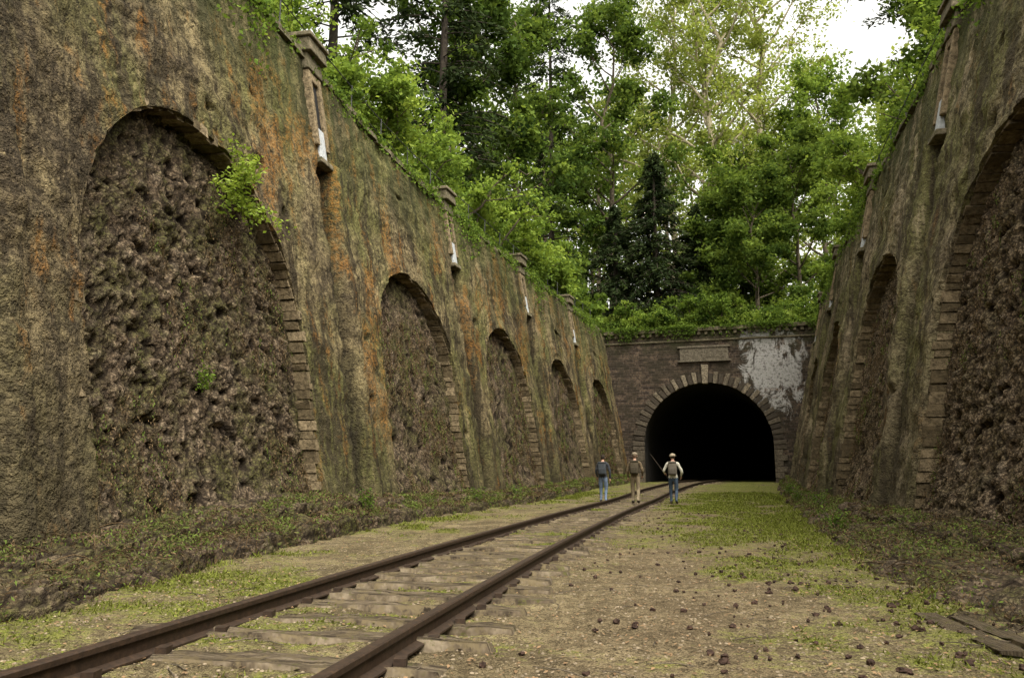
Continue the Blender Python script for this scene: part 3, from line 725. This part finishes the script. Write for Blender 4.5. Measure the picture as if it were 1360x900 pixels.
for S,D,h in [(-1,3,2.4),(1.5,2.6,1.8),(4.2,3.2,2.8),(5.6,2.8,2.8),(7.4,3.6,2.),(9.6,2.8,1.9),(12,3,2.8),(2.8,5,2.6)]:
    sd+=1; broadleaf('shrub',hp(S,D),h,1.5,nl=11,sub=4,ls=.2,per=40,tint=.45,tv=.35,mat=M_leafB,cl=.55,seed=sd,shrub=True)
def ivy(name,fn,strands,R,size,mat=M_leafB,t0=.5,dens=22,maxl=1.2,sp=.06):
    B=Acc();P=[];T=[]
    for k in range(strands):
        pts,tt=fn(R,dens,maxl); P.append(pts); T.append(tt)
    P=np.concatenate(P);T=np.concatenate(T)
    P=P+R.normal(0,sp,P.shape)
    v,f=leafquads(P,size,.7,.3,R=R); B.add(v,f,np.repeat(np.clip(T+t0-.5+R.normal(0,.12,len(T)),0,1),4)); return B.ob(name,mat)
def f_portal(R,d,ml):
    while True:
        s=R.uniform(-2,12); nzv=vn(np.array([[s*.8,0,9.]]),6)[0]
        if R.random()<.15+1.1*max(0,nzv): break
    l=ml*R.random()**3.+.05; u=R.uniform(-.3,1,d)
    S=s+R.normal(0,.08,d); Z=TOP+.28-u*l; Y=-.28+0*S
    return np.stack([7.95+e_[0]*S+n_[0]*Y,53.4+e_[1]*S+n_[1]*Y,Z],1),.4+0*S
ivy('ivy',f_portal,230,np.random.default_rng(5),.12,maxl=.9,sp=.06)
def mkf(W):
    def f(R,d,ml):
        while True:
            q=R.uniform(W.sy(8),W.s[-1]); nzv=vn(np.array([[q*.45,0,3.]]),5)[0]
            if R.random()<.25+.9*max(0,nzv): break
        l=(ml*R.random()**2.5)*(.4+1.1*max(0,nzv))+.08; u=R.uniform(-.5,1,d)
        Q=q+R.normal(0,.09,d); Z=float(W.top(q))+.14-u*l
        return W.pos(Q,Z,.08+0*Q),.45+.1*R.normal()+0*Q
    return f
ivy('ivy',mkf(WL),520,np.random.default_rng(6),.10,maxl=1.5,dens=18)
ivy('ivy',mkf(WR),420,np.random.default_rng(7),.10,maxl=1.3,dens=18)
def panelstuff(W,arcs,name,seed,cnt):
    R=np.random.default_rng(seed); P=[];T=[]
    for a,R0,ZS in arcs[2:]:
        yy=float(W.ys(a)); n=int(cnt*(1 if yy<26 else .5))
        nst=n//10
        u=R.uniform(-R0,R0,nst); z=.2+6.5*R.random(nst)**1.7
        ok=(z<ZS)|(u*u+(z-ZS)**2<(R0-.1)**2); u=u[ok];z=z[ok]
        nz=fbm(np.stack([u+a,0*u,z],1),.8,3,170); ok=nz>-.2+.09*z; u=u[ok];z=z[ok]; nz=nz[ok]
        m=len(u); k=10; tt=np.linspace(0,1,k)[None]
        Q=a+u[:,None]+R.normal(0,.1,(m,1))*tt+R.normal(0,.02,(m,k)); Z=z[:,None]-tt*R.uniform(.1,.5,(m,1)); D=-DEP+.10+.06*R.random((m,k))+.25*sst(1.6,0,Z)
        P.append(W.pos(Q.ravel(),Z.ravel(),D.ravel())); t=np.where(R.random(m)<.2,.92,R.uniform(0.1,.70,m)); T.append(np.repeat(t,k)+R.normal(0,.04,m*k))
    P=np.concatenate(P);T=np.concatenate(T); v,f=leafquads(P,.033+.001*np.abs(P[:,1]),.35,0.,direc=np.array([0,0,-1.])+0*P,R=R)
    B=Acc(); B.add(v,f,np.repeat(np.clip(T,0,1),4)); B.ob(name,M_dry)
panelstuff(WL,aL,'dry_ivy',21,28000); panelstuff(WR,aR,'dry_ivy',22,14000)
def ledgestuff(W,l,seed,n,green=.35):
    R=np.random.default_rng(seed); q,w,h,prof=l
    Q=W.sy(4)+(W.s[-1]-W.sy(4))*R.random(n)**1.6
    ww=np.interp(Q,q,w);hh=np.interp(Q,q,h); u=R.random(n)*1.05
    pr=np.interp(u,prof[:,0],prof[:,1])
    nz=fbm(np.stack([Q,u*3,0*Q],1),1.1,3,180); ok=R.random(n)<.65+.7*nz; Q=Q[ok];ww=ww[ok];hh=hh[ok];u=u[ok];pr=pr[ok];nz=nz[ok]; n=len(Q)
    b=W.pos(Q,0*Q,u*ww*1.04); b[:,2]=pr*hh+gz(b[:,1])+.06+.07*R.random(n)**2*(1+nz)
    t=np.where(R.random(n)<green+.6*nz,R.uniform(.78,1,n),R.uniform(0.0,.66,n))
    v,f=leafquads(b,.022+.0016*b[:,1],.35,.3,size_var=.6,R=R); B=Acc(); B.add(v,f,np.repeat(t,4)); B.ob('dead_leaves_and_weeds',M_dry)
    A=Acc(); 
    for k in range(260):
        s=W.sy(4.5)+(W.sy(26)-W.sy(4.5))*R.random()**1.3; u0=R.uniform(0,1.); l_=R.uniform(.2,.7); a=R.uniform(0,6.28)
        wv=np.interp(s,q,w);hv=np.interp(s,q,h)
        tt=np.linspace(0,1,5); Qs=s+math.cos(a)*l_*tt; us=np.clip(u0*wv+math.sin(a)*l_*tt*.6,-.05,wv*1.05)
        pz=np.interp(us/wv,prof[:,0],prof[:,1])*hv+.07+.10*np.sin(tt*3.1)*R.random()+gz(W.ys(Qs))
        pb=W.pos(Qs,0*Qs,us); pb[:,2]=pz; tube(A,pb,.003+.0002*float(W.ys(s)),4,R.uniform(.1,.55))
    A.ob('dry_bramble_stems',M_dry)
ledgestuff(WL,lqL,31,66000,.42); ledgestuff(WR,lqR,32,52000,.40)
R=np.random.default_rng(41); e=empty('wall_sapling'); A=Acc();B=Acc(); root=WL.pos(WL.sy(14.3),6.1,-.3)
P=[];T=[]
for k in range(15):
    dv=np.array([R.uniform(.1,.5),R.uniform(-1.9,-.1),R.uniform(-.4,.75)]); dv/=np.linalg.norm(dv); l=R.uniform(.6,2.2)
    t=np.linspace(0,1,6); pt=root+np.outer(t*l,dv)+np.outer(.2*t-.35*t*t,[0,0,l]); tube(A,pt,.014*(1-t*.8),5)
    for f in np.linspace(.4,1,8):
        c=np.array([np.interp(f,t,pt[:,j]) for j in range(3)]); m=9; P.append(c+R.normal(0,.085,(m,3))); T.append(R.normal(.8,.12,m))
P=np.concatenate(P);T=np.concatenate(T); v,f=leafquads(P,.09,.6,1.2,R=R); B.add(v,f,np.repeat(np.clip(T,0,1),4))
A.ob('stems',M_bark,parent=e);B.ob('leaves',M_leafB,parent=e)
def plant(p,h,n,seed,t=.7):
    R=np.random.default_rng(seed); e=empty('weed_plant'); A=Acc();B=Acc();P=[]
    for k in range(n):
        dv=np.array([R.normal(0,.45),R.normal(0,.45),1.]); l=h*R.uniform(.5,1.); t_=np.linspace(0,1,4); pt=p+np.outer(t_*l,dv); tube(A,pt,.006,4)
        for f in np.linspace(.3,1,6): P.append(p+f*l*dv+R.normal(0,.06,(5,3)))
    P=np.concatenate(P); v,f=leafquads(P,.06,.55,1.,R=R); B.add(v,f,np.repeat(np.clip(R.normal(t,.12,len(P)),0,1),4)); A.ob('stems',M_bark,parent=e);B.ob('leaves',M_leafB,parent=e)
for k,(y,o,z) in enumerate([(16.6,.5,.4),(24.5,.5,.3),(29,.4,.3)]):
    b=WL.pos(WL.sy(y),0.,o); b[2]=z; plant(b,.38,7,500+k,.35)
for k,(y,o,z) in enumerate([(14,1.4,.15),(20.5,.7,.3),(27,.7,.2),(33,.6,.3)]):
    b=WR.pos(WR.sy(y),0.,o); b[2]=z; plant(b,.38,7,520+k,.35)
b=WL.pos(WL.sy(12.3),2.4,-.3); plant(b,.35,7,540,.5)
R=np.random.default_rng(61); n=150000
y=3.3+34*R.random(n)**1.7; lo=np.interp(y,WL.y,WL.x)+.8; hi=np.interp(y,WR.y,WR.x)-.7; x=lo+(hi-lo)*R.random(n)
g=grassval(x,y)+R.normal(0,.12,n); ok=g>.58; x=x[ok];y=y[ok];g=g[ok]
t=x-(xr(y)-.75); ok=~((np.abs(np.abs(t)-.7525)<.06)); x=x[ok];y=y[ok];g=g[ok]
n=len(x); b=gpt(x,y); hgt=(.010+.035*R.random(n)*np.clip(g,0,1))*(1+.02*y); ed=sst(2.0,1.0,x-np.interp(y,WL.y,WL.x))+sst(3.0,1.5,np.interp(y,WR.y,WR.x)-x)
hgt*=1+1.2*ed*R.random(n)
az=R.uniform(0,6.283,n); w=.003+.0007*y; dx=np.cos(az)*w; dy=np.sin(az)*w; ben=R.normal(0,.7,(n,2))*hgt[:,None]
v=np.stack([b+np.stack([dx,dy,0*dx],1),b-np.stack([dx,dy,0*dx],1),b+np.stack([ben[:,0],ben[:,1],hgt],1)],1).reshape(-1,3)
mk('grass',v,np.arange(3*n).reshape(n,3),M_grass,attrs={'tint':np.repeat(np.clip(R.normal(.45,.25,n),0,1),3)})
m=24000; y=3.5+22*R.random(m)**1.5; lo=np.interp(y,WL.y,WL.x)+1.; hi=np.interp(y,WR.y,WR.x)-1.2; x=lo+(hi-lo)*R.random(m)
ok=grassval(x,y)+R.normal(0,.08,m)>.56; P=gpt(x[ok],y[ok]); P[:,2]+=.012+.02*R.random(len(P)); v,f=leafquads(P,.018+.0012*P[:,1],.8,2.5,R=R)
mk('moss_and_clover',v,f,M_grass,attrs={'tint':np.repeat(np.clip(R.normal(.5,.2,len(P)),0,1),4)})
m=15000; y=3.3+20*R.random(m)**1.6; lo=np.interp(y,WL.y,WL.x)+.9; hi=np.interp(y,WR.y,WR.x)-1.; x=lo+(hi-lo)*R.random(m)
P=gpt(x,y);P[:,2]+=.014; v,f=leafquads(P,.026,.6,3.,size_var=.6,R=R); mk('leaf_litter',v,f,M_litter)
def lumps(name,P,size,mat,R,squash=.65,spiky=0):
    ph=(1+5**.5)/2; I=np.array([(-1,ph,0),(1,ph,0),(-1,-ph,0),(1,-ph,0),(0,-1,ph),(0,1,ph),(0,-1,-ph),(0,1,-ph),(ph,0,-1),(ph,0,1),(-ph,0,-1),(-ph,0,1)],float); I/=np.linalg.norm(I[0])
    Fc=np.array([(0,11,5),(0,5,1),(0,1,7),(0,7,10),(0,10,11),(1,5,9),(5,11,4),(11,10,2),(10,7,6),(7,1,8),(3,9,4),(3,4,2),(3,2,6),(3,6,8),(3,8,9),(4,9,5),(2,4,11),(6,2,10),(8,6,7),(9,8,1)])
    if spiky:
        ed={};V2=list(I);F2=[]
        def md(a,b):
            k=(min(a,b),max(a,b))
            if k not in ed: q=(V2[a]+V2[b]); q/=np.linalg.norm(q); ed[k]=len(V2); V2.append(q)
            return ed[k]
        for a,b,c in Fc: x1,x2,x3=md(a,b),md(b,c),md(c,a); F2+=[(a,x1,x3),(b,x2,x1),(c,x3,x2),(x1,x2,x3)]
        I=np.array(V2);Fc=np.array(F2)
    n=len(P); s=size*(.5+R.random(n)); V=I[None]*(1+R.uniform(-.22-spiky,.22,(n,len(I),1)))*s[:,None,None]*(R.uniform(.7,1.2,(n,1,3)))
    V[:,:,2]*=squash; V=V+P[:,None]; Fa=(Fc[None]+(np.arange(n)*len(I))[:,None,None]).reshape(-1,3)
    return mk(name,V.reshape(-1,3),Fa,mat,smooth=False)
m=9000; y=3.3+16*R.random(m)**1.6; lo=np.interp(y,WL.y,WL.x)+1.; hi=np.interp(y,WR.y,WR.x)-1.3; x=lo+(hi-lo)*R.random(m); P=gpt(x,y); lumps('gravel',P,.010,M_stone,R)
m=640; y=3.8+20*R.random(m)**1.5; x=xr(y)+.5+R.random(m)**.7*(np.interp(y,WR.y,WR.x)-1.8-xr(y)); P=gpt(x,y);P[:,2]+=.012; lumps('pine_cones',P,.021,M_cone,R,.8,.25)
A=Acc()
for k in range(150):
    y=4+12*R.random()**1.5; x=R.uniform(-3,4.5); l=R.uniform(.08,.4); a=R.uniform(0,3.14); z=float(gheight(np.array([x]),np.array([y]))[0])+.012
    tube(A,[(x,y,z),(x+l*.5*math.cos(a)+R.normal(0,.02),y+l*.5*math.sin(a),z+.01),(x+l*math.cos(a),y+l*math.sin(a),z)],[.004,.004,.002],5)
A.ob('twigs',M_bark)
for (x0,y0,x1,y1,w) in [(3.2,6.45,3.05,5.1,.08),(3.38,6.3,3.3,5.2,.06)]:
    d=np.array([x1-x0,y1-y0]); L=np.linalg.norm(d); d/=L; nn=np.array([-d[1],d[0]]); u=np.linspace(0,1,14); vv=[];
    for uu in u:
        for k,(s_,z_) in enumerate([(-1,-.02),(-1,.012),(1,.012),(1,-.02)]):
            j=.012*vn(np.array([[uu*9,s_,k*1.]]),3)[0]; vv.append((x0+d[0]*L*uu+nn[0]*(s_*w+j),y0+d[1]*L*uu+nn[1]*(s_*w+j),z_+.02+j))
    vv=np.array(vv); i,j=np.meshgrid(np.arange(13),np.arange(4),indexing='ij'); i=i.ravel();j=j.ravel();k=(j+1)%4
    F1=np.stack([i*4+j,i*4+k,(i+1)*4+k,(i+1)*4+j],1); F1=np.concatenate([F1,[[0,1,2,3],[52,53,54,55]]])
    mk('wooden_plank',vv,F1,M_sleeper,attrs={'lu':np.repeat(u*L,4),'lv':vv[:,0]*3,'lw':vv[:,2]*0+9.},smooth=False)
# ------------------------------------------------------------------ people
def cloth(name,col): return simple(name,col,.25,12,.9,.4,.01)
M_skin=cloth('skin',(.45,.27,.19))
def person(x,y,face,H,top,trous,pack,hat,hairc,armL,armR,stride,stick=False,seed=0):
    R=np.random.default_rng(seed); root=empty('walking_person')
    z0=float(gheight(np.array([x]),np.array([y]))[0]); root.location=(x,y,z0); root.rotation_euler=(0,0,face); k=H/1.75
    J={}; E=[]
    def v(n,p,r,r2=None): J[n]=(np.array(p,float)*k,(r*k,(r2 or r)*k))
    v('pel',(0,0,.95),.150,.115); v('wai',(0,.0,1.08),.135,.10); v('che',(0,.01,1.27),.165,.115); v('sho',(0,.0,1.42),.13,.09); v('nek',(0,.01,1.51),.055); v('skl',(0,.03,1.58),.06)
    s=stride
    for sd_,sg,fw in (('L',-1,s),('R',1,-s)):
        v('hip'+sd_,(sg*.095,0,.88),.098); 
        kb=.05+.06*(fw<0)
        v('kne'+sd_,(sg*.10,fw*.5+kb,.49),.066); v('ank'+sd_,(sg*.10,fw-.02,.095+(.06 if fw<0 else 0)),.045)
        v('toe'+sd_,(sg*.115,fw+.15,.045+(.0 if fw<0 else .005)),.040); v('hee'+sd_,(sg*.10,fw-.07,.05+(.07 if fw<0 else 0)),.038)
    for sd_,sg,ar in (('L',-1,armL),('R',1,armR)):
        v('sh'+sd_,(sg*.185,0,1.41),.068); v('el'+sd_,(sg*ar[0][0],ar[0][1],ar[0][2]),.046); v('wr'+sd_,(sg*ar[1][0],ar[1][1],ar[1][2]),.031)
    names=list(J); ix={n:i for i,n in enumerate(names)}
    E=[('pel','wai'),('wai','che'),('che','sho'),('sho','nek'),('nek','skl')]
    for q in 'LR': E+=[('pel','hip'+q),('hip'+q,'kne'+q),('kne'+q,'ank'+q),('ank'+q,'toe'+q),('ank'+q,'hee'+q),('sho','sh'+q),('sh'+q,'el'+q),('el'+q,'wr'+q)]
    me=bpy.data.meshes.new('b'); me.from_pydata([tuple(J[n][0]) for n in names],[(ix[a],ix[b]) for a,b in E],[]); ob=bpy.data.objects.new('b',me); scene.collection.objects.link(ob)
    sk=ob.modifiers.new('s','SKIN'); sk.use_smooth_shade=True
    for i,n_2 in enumerate(names):
        sv=me.skin_vertices[0].data[i]; sv.radius=J[n_2][1]; sv.use_root=(i==0)
    su=ob.modifiers.new('u','SUBSURF'); su.levels=2; su.render_levels=2
    dg=bpy.context.evaluated_depsgraph_get(); m2=bpy.data.meshes.new_from_object(ob.evaluated_get(dg)); bpy.data.objects.remove(ob)
    body=bpy.data.objects.new('body',m2); scene.collection.objects.link(body); body.parent=root
    m2.materials.clear()
    for mm in (top,trous,cloth('boots',(.05,.04,.03)),M_skin): m2.materials.append(mm)
    for p in m2.polygons:
        c=p.center/k; p.use_smooth=True
        if c.z>1.50: p.material_index=3
        elif c.z>.93 or abs(c.x)>.22: p.material_index=0
        elif c.z<.13: p.material_index=2
        else: p.material_index=1
    co=np.zeros(len(m2.vertices)*3); m2.vertices.foreach_get('co',co); co=co.reshape(-1,3); nrm=np.array([vv.normal[:] for vv in m2.vertices]); co+=nrm*(.012*fbm(co,9,2,seed+3))[:,None]; m2.vertices.foreach_set('co',co.ravel()); m2.update()
    nu,nv=20,14; th=np.linspace(0,2*np.pi,nu,endpoint=False); ph=np.linspace(.02,np.pi-.02,nv); T,Pp=np.meshgrid(th,ph); T=T.ravel();Pp=Pp.ravel()
    hx=.076*np.sin(Pp)*np.cos(T); hy=.096*np.sin(Pp)*np.sin(T); hz=.118*np.cos(Pp)
    low=np.clip(-hz/.118,0,1); hx*=1-.25*low; hy=np.where(hy>0,hy*(1-.05*low),hy*(1-.3*low))
    hy+=.022*np.exp(-((hx)/.016)**2-((hz+.02)/.026)**2)*(hy>0)
    hc=np.array([0,.045,1.645])
    i,j=np.meshgrid(np.arange(nv-1),np.arange(nu),indexing='ij'); i=i.ravel();j=j.ravel();kk=(j+1)%nu; HF=np.stack([i*nu+j,(i+1)*nu+j,(i+1)*nu+kk,i*nu+kk],1)
    mk('head',(np.stack([hx,hy,hz],1)+hc)*k,HF,M_skin,parent=root)
    A=Acc()
    for sg in (-1,1):
        vv=boxv(-.008,.008,-.018,.018,-.03,.03)+hc+np.array([sg*.078,-.005,-.005]); A.add(vv*k,BF)
    A.ob('ears',M_skin,parent=root)
    A=Acc()
    for sg in (-1,1): A.add((boxv(-.012,.012,0,.006,-.006,.006)+hc+np.array([sg*.03,.088,.01]))*k,BF)
    A.add((boxv(-.022,.022,0,.005,-.004,.004)+hc+np.array([0,.086,-.058]))*k,BF); A.ob('eyes_and_mouth',M_dark,parent=root)
    msk=(hz>-.065)&((hy<.03)|(hz>.06)); hv=np.stack([hx*1.1,hy*1.1-.004,hz*1.08+.004],1)*(1+.03*vn(np.stack([hx,hy,hz],1)*60,2))[:,None]
    hf=HF[np.all(msk[HF],axis=1)]; mk('hair',(hv+hc)*k,hf,cloth('hair',hairc),parent=root)
    if hat is not None:
        A=Acc(); t=np.linspace(0,1,7); tube(A,np.outer(t,[0,0,.09])*k+(hc+np.array([0,0,.05]))*k,np.array([.098,.1,.098,.092,.08,.055,.005])*k,18)
        if hat[1]>0: tube(A,[(hc+np.array([0,0,.045]))*k,(hc+np.array([0,0,.058]))*k],[hat[1]*k,.095*k],20)
        A.ob('hat',cloth('hat_cloth',hat[0]),parent=root)
    for q,sg in (('L',-1),('R',1)):
        w=J['wr'+q][0]; el=J['el'+q][0]; d=(w-el)/np.linalg.norm(w-el); A=Acc()
        side=np.array([0,1.,0]); side-=d*np.dot(side,d); side/=np.linalg.norm(side); nrm_=np.cross(d,side)
        tube(A,[w-d*.01,w+d*.03*k,w+d*.07*k,w+d*.09*k],np.array([.024,.034,.034,.02])*k,8)
        for fi,(o,l) in enumerate([(-.027,.065),(-.009,.078),(.009,.073),(.027,.058)]):
            b0=w+d*.075*k+side*o*k; inn=-nrm_*sg
            tube(A,[b0,b0+d*l*.45*k,b0+d*l*.8*k+inn*.012*k,b0+d*l*k+inn*.03*k],np.array([.0095,.009,.008,.005])*k,6)
        b0=w+d*.03*k+side*.03*k; tube(A,[b0,b0+(d*.025+side*.03)*k,b0+(d*.055+side*.036)*k],np.array([.011,.010,.006])*k,6)
        A.ob('hand',M_skin,parent=root)
    e=bpy.data.objects.new('backpack',None); scene.collection.objects.link(e); e.parent=root
    def bx(nm,x0,x1,y0,y1,z0,z1,bev,mat):
        A=Acc(); A.add(boxv(x0,x1,y0,y1,z0,z1)*k,BF); o=A.ob(nm,mat,smooth=True,parent=e); b=o.modifiers.new('b','BEVEL'); b.width=bev*k; b.segments=4
    mp=cloth('backpack_cloth',pack); mp2=cloth('backpack_pocket',tuple(c*.7 for c in pack))
    bx('main_bag',-.15,.15,-.29,-.10,1.02,1.46,.06,mp); bx('pocket',-.11,.11,-.34,-.285,1.05,1.26,.025,mp2); bx('lid',-.14,.14,-.30,-.09,1.42,1.50,.035,mp2)
    A=Acc()
    for sg in (-1,1):
        t=np.linspace(0,1,9); pts=np.array([(sg*(.09+.02*math.sin(math.pi*u)),-.11+.25*math.sin(math.pi*u*.95),1.50-.0*u+.04*math.sin(math.pi*u*.5)-.42*u*u) for u in t]); tube(A,pts*k,.016*k,6)
    A.ob('straps',mp2,parent=e)
    if stick:
        w=J['wrL'][0]; st=bpy.data.objects.new('walking_stick',None); scene.collection.objects.link(st); st.parent=root; A=Acc(); dv=np.array([-.5,.05,.72]); dv/=np.linalg.norm(dv); h=w+np.array([0,.06,-.03]); tube(A,[h-dv*.25,h+dv*.3,h+dv*.85],[.012,.014,.010],7); A.ob('shaft',M_barkd,parent=st)
fc=-math.atan2(.27,.96)
person(3.30,29.3,fc,1.73,cloth('dark_hoodie',(.035,.037,.042)),cloth('blue_jeans',(.13,.17,.24)),(.05,.055,.06),None,(.03,.022,.015),((.25,-.02,1.13),(.235,.16,.93)),((.26,-.04,1.13),(.25,.02,.88)),.10,seed=1)
person(4.40,28.9,fc,1.80,cloth('khaki_jacket',(.13,.095,.055)),cloth('khaki_trousers',(.23,.18,.115)),(.075,.06,.038),((.20,.16,.11),.0),(.12,.08,.05),((.26,-.03,1.13),(.25,.10,.90)),((.27,-.03,1.13),(.23,.18,.96)),.16,seed=2)
person(5.70,28.6,fc,1.76,cloth('pale_shirt',(.5,.47,.38)),cloth('dark_jeans',(.05,.07,.10)),(.13,.11,.085),((.30,.25,.17),.15),(.05,.035,.02),((.33,.02,1.16),(.30,.22,1.08)),((.31,-.04,1.15),(.27,.14,.97)),.14,stick=True,seed=3)
# ------------------------------------------------------------------ camera, light
cam=bpy.data.cameras.new('camera'); cam.lens=28; cam.sensor_width=36; cam.clip_end=2000; co=bpy.data.objects.new('camera',cam); scene.collection.objects.link(co)
co.location=(0,0,1.1); co.rotation_euler=(math.radians(90+9.55),0,0); scene.camera=co
w=bpy.data.worlds.new('World'); scene.world=w; w.use_nodes=True; nt=w.node_tree
sky=nt.nodes.new('ShaderNodeTexSky'); sky.sky_type='NISHITA'; sky.sun_disc=False; sky.sun_elevation=math.radians(58); sky.sun_rotation=math.radians(150); sky.dust_density=6; sky.air_density=1.2
hs=nt.nodes.new('ShaderNodeHueSaturation'); hs.inputs['Saturation'].default_value=.06; hs.inputs['Value'].default_value=3.2; nt.links.new(sky.outputs[0],hs.inputs['Color'])
wm=nt.nodes.new('ShaderNodeMix'); wm.data_type='RGBA'; wm.blend_type='MULTIPLY'; wm.inputs[0].default_value=1; wm.inputs[7].default_value=(1,.98,.91,1); nt.links.new(hs.outputs[0],wm.inputs[6])
bg=nt.nodes['Background']; bg.inputs['Strength'].default_value=.15; nt.links.new(wm.outputs[2],bg.inputs[0])
sun=bpy.data.lights.new('sun','SUN'); sun.energy=.9; sun.angle=math.radians(45); sun.color=(1,.94,.83); so=bpy.data.objects.new('sun',sun); scene.collection.objects.link(so)
a=math.radians(150); el=math.radians(58); dv=Vector((math.sin(a)*math.cos(el),math.cos(a)*math.cos(el),math.sin(el)))
so.rotation_euler=dv.to_track_quat('Z','Y').to_euler()
scene.view_settings.view_transform='Standard'; scene.view_settings.look='None'; scene.view_settings.exposure=0
